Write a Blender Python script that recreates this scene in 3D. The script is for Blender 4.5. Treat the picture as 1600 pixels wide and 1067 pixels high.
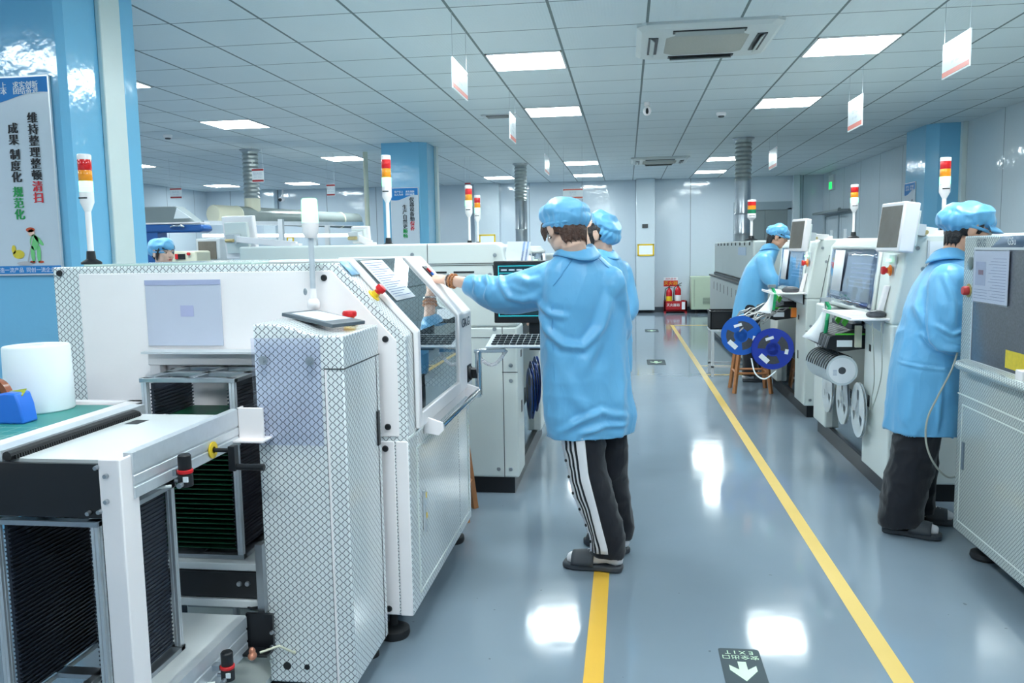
import bpy, bmesh, math, random
import numpy as np
from mathutils import Vector, Matrix, noise
random.seed(7)
PI = math.pi
SC = bpy.context.scene
COL = SC.collection
for _o in list(bpy.data.objects): bpy.data.objects.remove(_o)

# ------------------------------------------------------------------ camera
CAM_H = 1.42
F_PX = 1296.0
YAW, PITCH, ROLL = math.radians(7.93), math.radians(6.33), math.radians(-0.972)
def _basis():
    cy, sy, cp, sp = math.cos(YAW), math.sin(YAW), math.cos(PITCH), math.sin(PITCH)
    fw = Vector((-sy*cp, cy*cp, -sp)); r = Vector((cy, sy, 0)); u = r.cross(fw)
    cr, sr = math.cos(ROLL), math.sin(ROLL)
    return cr*r + sr*u, -sr*r + cr*u, fw
CR, CU, CF = _basis()
cam_data = bpy.data.cameras.new('camera'); cam = bpy.data.objects.new('camera', cam_data); COL.objects.link(cam)
cam_data.sensor_width = 36.0; cam_data.lens = F_PX/1600*36.0; cam_data.clip_start = 0.05; cam_data.clip_end = 100
cam.matrix_world = Matrix(((CR.x, CU.x, -CF.x, 0), (CR.y, CU.y, -CF.y, 0), (CR.z, CU.z, -CF.z, CAM_H), (0, 0, 0, 1)))
SC.camera = cam

# ------------------------------------------------------------------ world, exposure
world = bpy.data.worlds.new('world'); SC.world = world; world.use_nodes = True
world.node_tree.nodes['Background'].inputs[0].default_value = (0.8, 0.9, 1.0, 1)
world.node_tree.nodes['Background'].inputs[1].default_value = 0.3
SC.view_settings.view_transform = 'Standard'
SC.view_settings.look = 'None'
SC.view_settings.gamma = 1.0
SC.view_settings.use_curve_mapping = False
SC.view_settings.exposure = 1.2
PANEL_STRENGTH = 17.0
SC.cycles.max_bounces = 8
SC.cycles.diffuse_bounces = 5
SC.cycles.glossy_bounces = 4
SC.cycles.transmission_bounces = 6
SC.cycles.transparent_max_bounces = 12
SC.cycles.caustics_reflective = False
SC.cycles.caustics_refractive = False
SC.cycles.sample_clamp_indirect = 4.0
SC.cycles.use_denoising = True

# survey of the room: sight lines from the tripod, cut by a plane of known X, Y or Z, give places in metres
def _ray(x, y): return CF + CR*((x-800)/F_PX) + CU*((533.5-y)/F_PX)
def SZ(x, y, z=0.0):
    d = _ray(x, y); return Vector((0, 0, CAM_H)) + d*((z-CAM_H)/d.z)
def SX(x, y, X):
    d = _ray(x, y); return Vector((0, 0, CAM_H)) + d*(X/d.x)
def SY(x, y, Y):
    d = _ray(x, y); return Vector((0, 0, CAM_H)) + d*(Y/d.y)

# ------------------------------------------------------------------ materials
def lin(c):
    out = []
    for v in c[:3]:
        v = v/255.0
        out.append(v/12.92 if v <= 0.04045 else ((v+0.055)/1.055)**2.4)
    return (*out, 1.0)
_M = {}
def mat(name, rgb=(200, 200, 200), rough=0.5, metal=0.0, var=0.06, vscale=8.0, bump=0.0, bscale=60.0, coat=0.0, emit=None, estr=0.0, spec=0.5, alpha=None, trans=0.0, brough=None):
    if name in _M: return _M[name]
    m = bpy.data.materials.new(name); m.use_nodes = True; _M[name] = m
    nt = m.node_tree; N = nt.nodes; L = nt.links; b = N['Principled BSDF']
    c = lin(rgb)
    tc = N.new('ShaderNodeTexCoord')
    if var > 0:
        no = N.new('ShaderNodeTexNoise'); no.inputs['Scale'].default_value = vscale; no.inputs['Detail'].default_value = 4
        L.new(tc.outputs['Object'], no.inputs['Vector'])
        mx = N.new('ShaderNodeMix'); mx.data_type = 'RGBA'
        mx.inputs['A'].default_value = tuple(v*(1-var) for v in c[:3])+(1,)
        mx.inputs['B'].default_value = tuple(min(1, v*(1+var)) for v in c[:3])+(1,)
        L.new(no.outputs['Fac'], mx.inputs['Factor']); L.new(mx.outputs['Result'], b.inputs['Base Color'])
    else: b.inputs['Base Color'].default_value = c
    b.inputs['Roughness'].default_value = rough; b.inputs['Metallic'].default_value = metal
    b.inputs['Specular IOR Level'].default_value = spec
    if coat: b.inputs['Coat Weight'].default_value = coat; b.inputs['Coat Roughness'].default_value = 0.08
    if bump:
        n2 = N.new('ShaderNodeTexNoise'); n2.inputs['Scale'].default_value = bscale; n2.inputs['Detail'].default_value = 2
        L.new(tc.outputs['Object'], n2.inputs['Vector'])
        bp = N.new('ShaderNodeBump'); bp.inputs['Strength'].default_value = bump; bp.inputs['Distance'].default_value = 0.01
        L.new(n2.outputs['Fac'], bp.inputs['Height']); L.new(bp.outputs['Normal'], b.inputs['Normal'])
    if emit: b.inputs['Emission Color'].default_value = lin(emit); b.inputs['Emission Strength'].default_value = estr
    if alpha is not None: b.inputs['Alpha'].default_value = alpha
    if trans: b.inputs['Transmission Weight'].default_value = trans
    return m

def math_n(nt, op, a, b=None, c=None):
    n = nt.nodes.new('ShaderNodeMath'); n.operation = op
    for i, v in enumerate((a, b, c)):
        if v is None: continue
        if isinstance(v, (int, float)): n.inputs[i].default_value = v
        else: nt.links.new(v, n.inputs[i])
    return n.outputs[0]
def world_xyz(nt):
    g = nt.nodes.new('ShaderNodeNewGeometry'); s = nt.nodes.new('ShaderNodeSeparateXYZ')
    nt.links.new(g.outputs['Position'], s.inputs[0]); return s.outputs[0], s.outputs[1], s.outputs[2], g
def line_mask(nt, coord, period, offset, half):
    # 1 on a line of half width `half` every `period`
    t = math_n(nt, 'SUBTRACT', coord, offset)
    t = math_n(nt, 'DIVIDE', t, period)
    t = math_n(nt, 'FRACT', math_n(nt, 'ADD', t, 0.5))
    t = math_n(nt, 'ABSOLUTE', math_n(nt, 'SUBTRACT', t, 0.5))
    return math_n(nt, 'LESS_THAN', t, half/period)
def mixrgb(nt, fac, a, b):
    mx = nt.nodes.new('ShaderNodeMix'); mx.data_type = 'RGBA'
    for k, v in (('A', a), ('B', b)):
        if isinstance(v, tuple): mx.inputs[k].default_value = v
        else: nt.links.new(v, mx.inputs[k])
    if isinstance(fac, (int, float)): mx.inputs['Factor'].default_value = fac
    else: nt.links.new(fac, mx.inputs['Factor'])
    return mx.outputs['Result']
def noise_n(nt, scale, detail=3, vec=None):
    n = nt.nodes.new('ShaderNodeTexNoise'); n.inputs['Scale'].default_value = scale; n.inputs['Detail'].default_value = detail
    if vec is None:
        g = nt.nodes.new('ShaderNodeNewGeometry'); vec = g.outputs['Position']
    nt.links.new(vec, n.inputs['Vector']); return n.outputs['Fac']
def bump_n(nt, height, strength, dist=0.01):
    b = nt.nodes.new('ShaderNodeBump'); b.inputs['Strength'].default_value = strength; b.inputs['Distance'].default_value = dist
    nt.links.new(height, b.inputs['Height']); nt.links.new(b.outputs['Normal'], nt.nodes['Principled BSDF'].inputs['Normal'])
def newmat(name, rough=0.5, spec=0.5):
    m = bpy.data.materials.new(name); m.use_nodes = True; _M[name] = m
    b = m.node_tree.nodes['Principled BSDF']; b.inputs['Roughness'].default_value = rough; b.inputs['Specular IOR Level'].default_value = spec
    return m, m.node_tree, b

TILE_X0, TILE_Y0, TX, TY, CEIL = 0.135, 5.71, 0.6, 0.609, 2.877
def make_ceiling_mat():
    m, nt, b = newmat('ceiling_tiles', 0.45, 0.3)
    x, y, z, g = world_xyz(nt)
    lx = line_mask(nt, x, TX, TILE_X0, 0.009); ly = line_mask(nt, y, TY, TILE_Y0, 0.006)
    ln = math_n(nt, 'MAXIMUM', lx, ly)
    nz = noise_n(nt, 0.9, 2)
    base = mixrgb(nt, nz, lin((208, 218, 222)), lin((220, 229, 232)))
    col = mixrgb(nt, ln, base, lin((96, 112, 114)))
    nt.links.new(col, b.inputs['Base Color'])
    w = math_n(nt, 'SINE', math_n(nt, 'MULTIPLY', math_n(nt, 'ADD', x, y), 150.0))
    w2 = math_n(nt, 'SINE', math_n(nt, 'MULTIPLY', math_n(nt, 'SUBTRACT', x, y), 150.0))
    h = math_n(nt, 'ADD', math_n(nt, 'MULTIPLY', w, w2), math_n(nt, 'MULTIPLY', noise_n(nt, 2.2, 2), 6.0))
    bump_n(nt, h, 0.10, 0.01)
    return m
def make_floor_mat():
    m, nt, b = newmat('epoxy_floor', 0.13, 0.6)
    n1 = noise_n(nt, 1.1, 5); n2 = noise_n(nt, 14.0, 4)
    c = mixrgb(nt, n1, lin((118, 133, 146)), lin((135, 149, 162)))
    sp = math_n(nt, 'GREATER_THAN', noise_n(nt, 30.0, 1), 0.80)
    c = mixrgb(nt, math_n(nt, 'MULTIPLY', sp, 0.5), c, lin((70, 74, 80)))
    nt.links.new(c, b.inputs['Base Color'])
    r = math_n(nt, 'ADD', math_n(nt, 'MULTIPLY', n1, 0.09), 0.045)
    nt.links.new(r, b.inputs['Roughness'])
    h = math_n(nt, 'ADD', math_n(nt, 'MULTIPLY', noise_n(nt, 5.0, 2), 3.0), math_n(nt, 'MULTIPLY', n2, 0.3))
    bump_n(nt, h, 0.02, 0.01)
    return m
def make_wall_mat(name, axis, pitch, off, ca, cb):
    m, nt, b = newmat(name, 0.07, 0.6)
    x, y, z, g = world_xyz(nt)
    ln = line_mask(nt, x if axis == 'x' else y, pitch, off, 0.006)
    base = mixrgb(nt, noise_n(nt, 0.7, 3), lin(ca), lin(cb))
    nt.links.new(mixrgb(nt, ln, base, lin((120, 132, 138))), b.inputs['Base Color'])
    h = math_n(nt, 'ADD', math_n(nt, 'MULTIPLY', noise_n(nt, 2.5, 3), 4.0), noise_n(nt, 14.0, 2))
    bump_n(nt, h, 0.11, 0.01)
    return m
def make_mesh_mat(name, base, line, cell=(0.0265, 0.0235), half=0.0011, film=0.5):
    # chain-link patterned film
    m, nt, b = newmat(name, 0.28, 0.5)
    x, y, z, g = world_xyz(nt)
    s = nt.nodes.new('ShaderNodeSeparateXYZ'); nt.links.new(g.outputs['True Normal'], s.inputs[0])
    ax = math_n(nt, 'GREATER_THAN', math_n(nt, 'ABSOLUTE', s.outputs[0]), 0.4)
    az = math_n(nt, 'GREATER_THAN', math_n(nt, 'ABSOLUTE', s.outputs[2]), 0.85)
    h = math_n(nt, 'ADD', math_n(nt, 'MULTIPLY', x, math_n(nt, 'SUBTRACT', 1.0, ax)), math_n(nt, 'MULTIPLY', y, ax))
    v = math_n(nt, 'ADD', math_n(nt, 'MULTIPLY', z, math_n(nt, 'SUBTRACT', 1.0, az)), math_n(nt, 'MULTIPLY', y, az))
    v = math_n(nt, 'SUBTRACT', v, math_n(nt, 'MULTIPLY', math_n(nt, 'MULTIPLY', x, ax), math_n(nt, 'ABSOLUTE', s.outputs[2])))
    u1 = math_n(nt, 'DIVIDE', h, cell[0]); v1 = math_n(nt, 'DIVIDE', v, cell[1])
    # soft wave so the wires curve
    wv = math_n(nt, 'MULTIPLY', math_n(nt, 'SINE', math_n(nt, 'MULTIPLY', v1, 4*PI)), 0.05)
    a = math_n(nt, 'ADD', math_n(nt, 'ADD', u1, v1), wv); c2 = math_n(nt, 'SUBTRACT', math_n(nt, 'SUBTRACT', u1, v1), wv)
    la = line_mask(nt, a, 1.0, 0.0, half*1.4/cell[0]); lb = line_mask(nt, c2, 1.0, 0.0, half*1.4/cell[0])
    ln = math_n(nt, 'MAXIMUM', la, lb)
    nt.links.new(mixrgb(nt, ln, mixrgb(nt, noise_n(nt, 3, 2), lin(base), lin(tuple(min(255, q+8) for q in base))), lin(line)), b.inputs['Base Color'])
    b.inputs['Coat Weight'].default_value = film; b.inputs['Coat Roughness'].default_value = 0.1
    return m
def make_blue_film():
    m, nt, b = newmat('blue_film', 0.12, 0.6)
    nt.links.new(mixrgb(nt, noise_n(nt, 1.2, 2), lin((116, 184, 222)), lin((130, 196, 230))), b.inputs['Base Color'])
    h = math_n(nt, 'ADD', math_n(nt, 'MULTIPLY', noise_n(nt, 4.0, 3), 3.0), noise_n(nt, 22.0, 2)); bump_n(nt, h, 0.12, 0.01)
    return m
def make_cloth(name, ca, cb, grid=0.006, rough=0.42, spec=0.5, gridstr=0.10, fold_bump=0.2):
    m, nt, b = newmat(name, rough, spec)
    x, y, z, g = world_xyz(nt)
    base = mixrgb(nt, noise_n(nt, 5.0, 5), lin(ca), lin(cb))
    nt.links.new(base, b.inputs['Base Color'])
    mp = nt.nodes.new('ShaderNodeMapping'); nt.links.new(g.outputs['Position'], mp.inputs[0]); mp.inputs['Rotation'].default_value = (0.45, 0.3, 0.2); mp.inputs['Scale'].default_value = (1, 1, .38)
    mq = nt.nodes.new('ShaderNodeMapping'); nt.links.new(g.outputs['Position'], mq.inputs[0]); mq.inputs['Rotation'].default_value = (-0.5, 0.6, 0.9); mq.inputs['Scale'].default_value = (1, .8, .5)
    for nd in (mp, mq): pass
    r1 = math_n(nt, 'ABSOLUTE', math_n(nt, 'SUBTRACT', noise_n(nt, 8.0, 1, mp.outputs[0]), 0.5)); r2 = math_n(nt, 'ABSOLUTE', math_n(nt, 'SUBTRACT', noise_n(nt, 14.0, 2, mq.outputs[0]), 0.5))
    hh = math_n(nt, 'ADD', math_n(nt, 'MULTIPLY', math_n(nt, 'POWER', r1, 0.7), -2.0), math_n(nt, 'MULTIPLY', math_n(nt, 'POWER', r2, 0.8), -0.9))
    bump_n(nt, hh, fold_bump, 0.02)
    b.inputs['Sheen Weight'].default_value = 0.25
    return m
def make_glass(name, tint=(215, 228, 230), clear=0.6, rough=0.03):
    m = bpy.data.materials.new(name); m.use_nodes = True; _M[name] = m
    nt = m.node_tree; N = nt.nodes; N.remove(N['Principled BSDF'])
    t = N.new('ShaderNodeBsdfTransparent'); t.inputs[0].default_value = lin(tint)
    gl = N.new('ShaderNodeBsdfGlossy'); gl.inputs['Roughness'].default_value = rough; gl.inputs[0].default_value = (0.9, 0.95, 0.97, 1)
    fr = N.new('ShaderNodeLayerWeight'); fr.inputs[0].default_value = 0.5
    f = math_n(nt, 'MINIMUM', math_n(nt, 'ADD', math_n(nt, 'MULTIPLY', math_n(nt, 'POWER', fr.outputs['Facing'], 3.5), 0.6), 1-clear), 1.0)
    mx = N.new('ShaderNodeMixShader'); nt.links.new(f, mx.inputs[0]); nt.links.new(t.outputs[0], mx.inputs[1]); nt.links.new(gl.outputs[0], mx.inputs[2])
    nt.links.new(mx.outputs[0], N['Material Output'].inputs[0])
    return m

M_CEIL = make_ceiling_mat(); M_FLOOR = make_floor_mat()
M_WALLB = make_wall_mat('wall_panels_back', 'x', 1.17, 0.2, (200, 212, 222), (212, 222, 230))
M_WALLS = make_wall_mat('wall_panels_side', 'y', 1.14, 9.98, (196, 208, 216), (206, 217, 224))
M_MESH = make_mesh_mat('chainlink_film', (232, 236, 236), (74, 78, 92))
M_MESHG = make_mesh_mat('chainlink_film_fine', (200, 207, 202), (84, 92, 100), cell=(0.021, 0.019), half=0.0013)
M_BLUEF = make_blue_film()
M_COAT = make_cloth('blue_antistatic_cloth', (92, 168, 218), (118, 190, 232), rough=0.38)
M_GLASS = make_glass('window_glass'); M_FILM = make_glass('clear_film', (225, 230, 245), 0.8, 0.06)
M_VIOLET = make_glass('tinted_acrylic', (247, 248, 254), 0.96, 0.15)
M_WHITE = mat('white_enamel', (250, 243, 243), 0.32, var=0.02, coat=0.2)
M_CREAM = mat('cream_enamel', (224, 229, 225), 0.4, var=0.03, vscale=3)
M_GREYP = mat('light_grey_enamel', (206, 210, 214), 0.4, var=0.03, vscale=3)
M_OVEN = mat('oven_grey', (176, 184, 182), 0.35, var=0.05, vscale=2, metal=0.1)
M_BLACK = mat('black_paint', (20, 22, 27), 0.35, var=0.2, vscale=20)
M_BLACKP = mat('black_plastic', (24, 26, 30), 0.45, var=0.1)
M_DARK = mat('dark_seam', (70, 74, 76), 0.6, var=0.05)
M_ALU = mat('brushed_aluminium', (214, 219, 224), 0.36, metal=0.5, var=0.08, vscale=40)
M_CHROME = mat('chrome', (212, 216, 220), 0.12, metal=1.0, var=0.02)
M_STEEL = mat('galvanised_steel', (178, 184, 190), 0.28, metal=0.9, var=0.15, vscale=12)
M_RUBBER = mat('black_rubber', (30, 31, 34), 0.6, var=0.1, vscale=30, bump=0.1)
M_PLATE = mat('white_plate', (225, 229, 230), 0.18, var=0.02)
M_RED = mat('red_plastic', (214, 32, 38), 0.3, var=0.05)
M_YEL = mat('yellow_plastic', (238, 200, 40), 0.4, var=0.05)
M_ORANGE = mat('orange_plastic', (238, 130, 40), 0.4, var=0.05)
M_BLUEP = mat('blue_plastic', (48, 118, 222), 0.3, var=0.06)
M_REELB = mat('blue_reel_plastic', (24, 92, 186), 0.32, var=0.05)
M_REELD = mat('dark_blue_reel_plastic', (38, 62, 168), 0.32, var=0.05)
M_REELW = mat('clear_reel_plastic', (228, 236, 240), 0.25, var=0.04, alpha=0.85)
M_TAPE = mat('carrier_tape', (70, 72, 78), 0.35, var=0.3, vscale=60)
M_PAPER = mat('white_paper', (240, 242, 246), 0.7, var=0.02)
M_INK = mat('printed_ink', (120, 134, 168), 0.7, var=0.1)
M_TXT = mat('black_ink', (18, 20, 28), 0.6, var=0.1)
M_TXTR = mat('red_ink', (214, 34, 48), 0.6, var=0.05)
M_TXTG = mat('green_ink', (20, 150, 76), 0.6, var=0.05)
M_TXTW = mat('white_ink', (240, 246, 250), 0.6, var=0.02)
M_PBLUE = mat('poster_blue', (30, 130, 204), 0.6, var=0.05)
M_PGREY = mat('poster_pale', (206, 216, 226), 0.25, var=0.03)
M_PCB = mat('circuit_board_green', (12, 74, 50), 0.35, var=0.85, vscale=90)
M_MAT = mat('green_cutting_mat', (44, 138, 130), 0.45, var=0.15, vscale=10)
M_ROLL = mat('white_foam_roll', (236, 242, 246), 0.55, var=0.01)
M_SKIN = mat('skin', (222, 170, 142), 0.5, var=0.06, vscale=12)
M_SKINP = mat('pale_skin', (232, 190, 168), 0.5, var=0.05, vscale=12)
M_LIP = mat('lips', (190, 100, 92), 0.45)
M_HAIRB = mat('brown_hair', (74, 46, 34), 0.5, var=0.35, vscale=60, bump=0.5, bscale=120)
M_HAIRK = mat('black_hair', (28, 24, 26), 0.45, var=0.3, vscale=60, bump=0.5, bscale=120)
M_TROUS = make_cloth('black_trousers', (22, 24, 30), (32, 34, 42), rough=0.75, spec=0.2, gridstr=0.0)
M_SOCK = mat('white_sock', (232, 228, 230), 0.8, var=0.05, vscale=30, bump=0.2)
M_SLIP = mat('charcoal_sandal_foam', (62, 66, 72), 0.6, var=0.08)
M_WOOD = mat('stool_wood', (184, 122, 76), 0.5, var=0.2, vscale=14)
M_LINEY = mat('yellow_floor_paint', (232, 182, 66), 0.35, var=0.06, vscale=6)
M_LINEP = mat('pale_yellow_floor_paint', (220, 186, 96), 0.35, var=0.06, vscale=6)
M_PANEL = mat('lit_panel', (250, 252, 255), 0.5, var=0.0, emit=(238, 251, 253), estr=PANEL_STRENGTH)
M_LITG = mat('lit_green_lens', (150, 255, 190), 0.3, var=0, emit=(140, 255, 180), estr=1.1)
M_LENSR = mat('red_lens', (214, 26, 28), 0.15, var=0.05, coat=0.5)
M_LENSA = mat('amber_lens', (245, 150, 20), 0.15, var=0.05, coat=0.5)
M_LENSG = mat('unlit_green_lens', (26, 120, 84), 0.2, var=0.05)
M_SIGN = mat('sign_board', (240, 245, 248), 0.3, var=0.02)
M_SIGNR = mat('sign_red_band', (226, 112, 96), 0.4, var=0.03)
M_SCREENK = mat('dark_screen', (14, 26, 34), 0.12, var=0, emit=(20, 60, 72), estr=0.25)
M_SCREENW = mat('pale_screen', (204, 214, 224), 0.15, var=0.05, emit=(210, 220, 232), estr=0.12)
M_SCREENR = mat('brownish_screen', (112, 106, 98), 0.25, var=0.25, vscale=14)
M_CYAN = mat('cyan_screen_lines', (40, 180, 190), 0.4, var=0, emit=(40, 190, 200), estr=0.6)
M_LIME = mat('lime_screen_lines', (190, 220, 60), 0.4, var=0, emit=(190, 225, 60), estr=0.6)
M_EXITB = mat('exit_sticker_teal', (42, 62, 70), 0.55, var=0.06)
M_EXITG = mat('exit_sticker_glow', (206, 236, 202), 0.4, var=0.03)
M_LEVER = mat('lime_green_plastic', (96, 210, 60), 0.35, var=0.05)
M_ELAN = mat('green_lanyard', (20, 160, 100), 0.5)
M_DOORG = mat('grey_door', (128, 138, 140), 0.4, var=0.04)
M_BASEB = mat('baseboard_grey', (72, 82, 94), 0.35, var=0.06)
M_FOAMC = mat('cream_pipe', (214, 212, 190), 0.4, var=0.04)
M_CLEARP = mat('grey_plastic_pipe', (150, 160, 158), 0.2, var=0.15, vscale=4, alpha=0.92)
M_MBLUE = mat('machine_blue', (38, 92, 160), 0.3, var=0.05)
M_GREENB = mat('pale_green_enamel', (186, 200, 176), 0.45, var=0.04)
M_INSIDE = mat('machine_interior', (150, 156, 158), 0.5, var=0.1)
M_TOOTH = mat('black_ribbed_plastic', (46, 52, 64), 0.35, var=0.2, vscale=40)

# ------------------------------------------------------------------ building helpers
ORIGIN = {}
class MB:
    def __init__(s): s.v = []; s.f = []; s.mi = []; s.cur = 0
    def add(s, vs, fs):
        n = len(s.v); s.v += [Vector(p) for p in vs]; s.f += [[i+n for i in f] for f in fs]; s.mi += [s.cur]*len(fs); return s
    def slot(s, i): s.cur = i; return s
    def box(s, a, b):
        x0, x1 = sorted((a[0], b[0])); y0, y1 = sorted((a[1], b[1])); z0, z1 = sorted((a[2], b[2]))
        return s.add([(x0,y0,z0),(x1,y0,z0),(x1,y1,z0),(x0,y1,z0),(x0,y0,z1),(x1,y0,z1),(x1,y1,z1),(x0,y1,z1)],
                     [(0,3,2,1),(4,5,6,7),(0,1,5,4),(1,2,6,5),(2,3,7,6),(3,0,4,7)])
    def obox(s, c, ax, ay, az):
        c = Vector(c); ax = Vector(ax); ay = Vector(ay); az = Vector(az)
        vs = [c+i*ax+j*ay+k*az for k in (-1, 1) for (i, j) in ((-1,-1),(1,-1),(1,1),(-1,1))]
        return s.add(vs, [(0,3,2,1),(4,5,6,7),(0,1,5,4),(1,2,6,5),(2,3,7,6),(3,0,4,7)])
    def prism(s, pts, axis, lo, hi):
        n = len(pts)
        def mk(p, t): return {'x': (t, p[0], p[1]), 'y': (p[0], t, p[1]), 'z': (p[0], p[1], t)}[axis]
        vs = [mk(p, lo) for p in pts]+[mk(p, hi) for p in pts]
        return s.add(vs, [tuple(range(n))[::-1], tuple(range(n, 2*n))]+[(i, (i+1) % n, n+(i+1) % n, n+i) for i in range(n)])
    def frame3(s, d):
        d = Vector(d).normalized(); a = Vector((0, 0, 1)) if abs(d.z) < 0.9 else Vector((1, 0, 0))
        u = d.cross(a).normalized(); return d, u, d.cross(u).normalized()
    def rings(s, rs, cap=True, closed=False):
        n = len(rs[0]); vs = [p for r in rs for p in r]; fs = []
        m = len(rs)
        for i in range(m-1 if not closed else m):
            j = (i+1) % m
            for k in range(n): fs.append((i*n+k, i*n+(k+1) % n, j*n+(k+1) % n, j*n+k))
        if cap and not closed: fs.append(tuple(range(n))[::-1]); fs.append(tuple((m-1)*n+k for k in range(n)))
        return s.add(vs, fs)
    def cyl(s, p0, p1, r0, r1=None, n=18):
        r1 = r0 if r1 is None else r1; p0 = Vector(p0); p1 = Vector(p1); d, u, v = s.frame3(p1-p0)
        return s.rings([[p+(u*math.cos(2*PI*k/n)+v*math.sin(2*PI*k/n))*r for k in range(n)] for p, r in ((p0, r0), (p1, r1))])
    def lathe(s, prof, p0, axis, n=28):
        p0 = Vector(p0); d, u, v = s.frame3(axis)
        return s.rings([[p0+d*h+(u*math.cos(2*PI*k/n)+v*math.sin(2*PI*k/n))*max(r, 1e-4) for k in range(n)] for r, h in prof])
    def tube(s, pts, r, n=10, closed=False):
        pts = [Vector(p) for p in pts]; rr = r if isinstance(r, (list, tuple)) else [r]*len(pts)
        out = []; u = None
        for i, p in enumerate(pts):
            d = (pts[min(i+1, len(pts)-1)]-pts[max(i-1, 0)]).normalized()
            if u is None: _, u, v = s.frame3(d)
            u = (u-d*u.dot(d)).normalized(); v = d.cross(u)
            out.append([p+(u*math.cos(2*PI*k/n)+v*math.sin(2*PI*k/n))*rr[i] for k in range(n)])
        return s.rings(out)
    def ell(s, c, rx, ry, rz, R=None, n=20, m=12):
        c = Vector(c); rs = []
        for i in range(m+1):
            th = PI*i/m; th = min(max(th, 0.02), PI-0.02)
            ring = []
            for k in range(n):
                p = Vector((rx*math.sin(th)*math.cos(2*PI*k/n), ry*math.sin(th)*math.sin(2*PI*k/n), rz*math.cos(th)))
                ring.append(c+(R @ p if R else p))
            rs.append(ring)
        return s.rings(rs)
    def sheet(s, grid, thick=0.0):
        n = len(grid[0]); m = len(grid); vs = [Vector(p) for r in grid for p in r]
        fs = [(i*n+j, i*n+j+1, (i+1)*n+j+1, (i+1)*n+j) for i in range(m-1) for j in range(n-1)]
        return s.add(vs, fs)
    def text(s, body, org, u, v, size, align='CENTER', thick=0.0006, wide=1.0):
        key = (body, align)
        if key not in _TEXT:
            cu = bpy.data.curves.new('t', 'FONT'); cu.body = body; cu.size = 1.0; cu.align_x = align; cu.align_y = 'CENTER'; cu.resolution_u = 3
            ob = bpy.data.objects.new('t', cu); COL.objects.link(ob); dg = bpy.context.evaluated_depsgraph_get(); dg.update()
            me = bpy.data.meshes.new_from_object(ob.evaluated_get(dg))
            _TEXT[key] = ([p.co.copy() for p in me.vertices], [tuple(f.vertices) for f in me.polygons])
            bpy.data.objects.remove(ob); bpy.data.curves.remove(cu); bpy.data.meshes.remove(me)
        vs, fs = _TEXT[key]; u = Vector(u).normalized(); v = Vector(v).normalized(); w = u.cross(v); org = Vector(org)
        return s.add([org+u*p.x*size*wide+v*p.y*size+w*thick for p in vs], fs)
    def build(s, name, mats, parent=None, bevel=0.0, seg=2, smooth=35, solid=0.0):
        if parent is not None: org = ORIGIN[parent.name]
        else:
            xs = [p.x for p in s.v]; ys = [p.y for p in s.v]; zs = [p.z for p in s.v]
            org = Vector(((min(xs)+max(xs))/2, (min(ys)+max(ys))/2, min(zs)))
        me = bpy.data.meshes.new(name); me.from_pydata([tuple(p-org) for p in s.v], [], s.f)
        for m in (mats if isinstance(mats, (list, tuple)) else [mats]): me.materials.append(m)
        me.polygons.foreach_set('material_index', s.mi)
        bm = bmesh.new(); bm.from_mesh(me); bmesh.ops.recalc_face_normals(bm, faces=bm.faces); bm.to_mesh(me); bm.free()
        me.shade_smooth(); me.set_sharp_from_angle(angle=math.radians(smooth))
        return link(name, me, org, parent, bevel, seg, solid)
_TEXT = {}
def link(name, me, org, parent=None, bevel=0.0, seg=2, solid=0.0):
    o = bpy.data.objects.new(name, me); COL.objects.link(o)
    if parent is not None: o.parent = parent
    else: o.location = org
    ORIGIN[o.name] = Vector(org)
    if solid: md = o.modifiers.new('solid', 'SOLIDIFY'); md.thickness = solid; md.offset = 0
    if bevel:
        md = o.modifiers.new('bevel', 'BEVEL'); md.width = bevel; md.segments = seg; md.limit_method = 'ANGLE'; md.angle_limit = math.radians(40)
    return o
def thing(name, loc, label, cat, group=None):
    o = bpy.data.objects.new(name, None); COL.objects.link(o); o.location = loc; o.empty_display_size = 0.1
    ORIGIN[o.name] = Vector(loc); return tag(o, label, cat, group)
def tag(o, label, cat, group=None):
    o['label'] = label; o['category'] = cat
    if group: o['group'] = group
    return o
def struct(o): o['kind'] = 'structure'; return o
def copy_tree(o, parent=None):
    c = o.copy(); COL.objects.link(c)
    if parent is not None: c.parent = parent
    for ch in list(o.children): copy_tree(ch, c)
    return c
def box(name, a, b, m, parent=None, bevel=0.0): return MB().box(a, b).build(name, m, parent, bevel)

# ------------------------------------------------------------------ the room
X0, X1, Y0, Y1 = -9.75, 4.12, -3.2, 18.53
struct(box('floor', (X0-.1, Y0-.1, -0.1), (X1+.1, Y1+.1, 0), M_FLOOR))
struct(box('ceiling', (X0-.1, Y0-.1, CEIL), (X1+.1, Y1+.1, CEIL+0.1), M_CEIL))
struct(box('wall_back', (X0-.1, Y1, 0), (X1+.1, Y1+.1, CEIL), M_WALLB))
struct(box('wall_right', (X1, Y0, 0), (X1+.1, Y1, CEIL), M_WALLS))
struct(box('wall_left', (X0-.1, Y0, 0), (X0, Y1, CEIL), M_WALLS))
struct(box('wall_front', (X0-.1, Y0-.1, 0), (X1+.1, Y0, CEIL), M_WALLB))
struct(box('baseboard_back', (X0, Y1-0.03, 0), (2.5, Y1, 0.11), M_BASEB))
struct(box('baseboard_right', (X1-0.03, Y0, 0), (X1, Y1, 0.11), M_BASEB))
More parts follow.
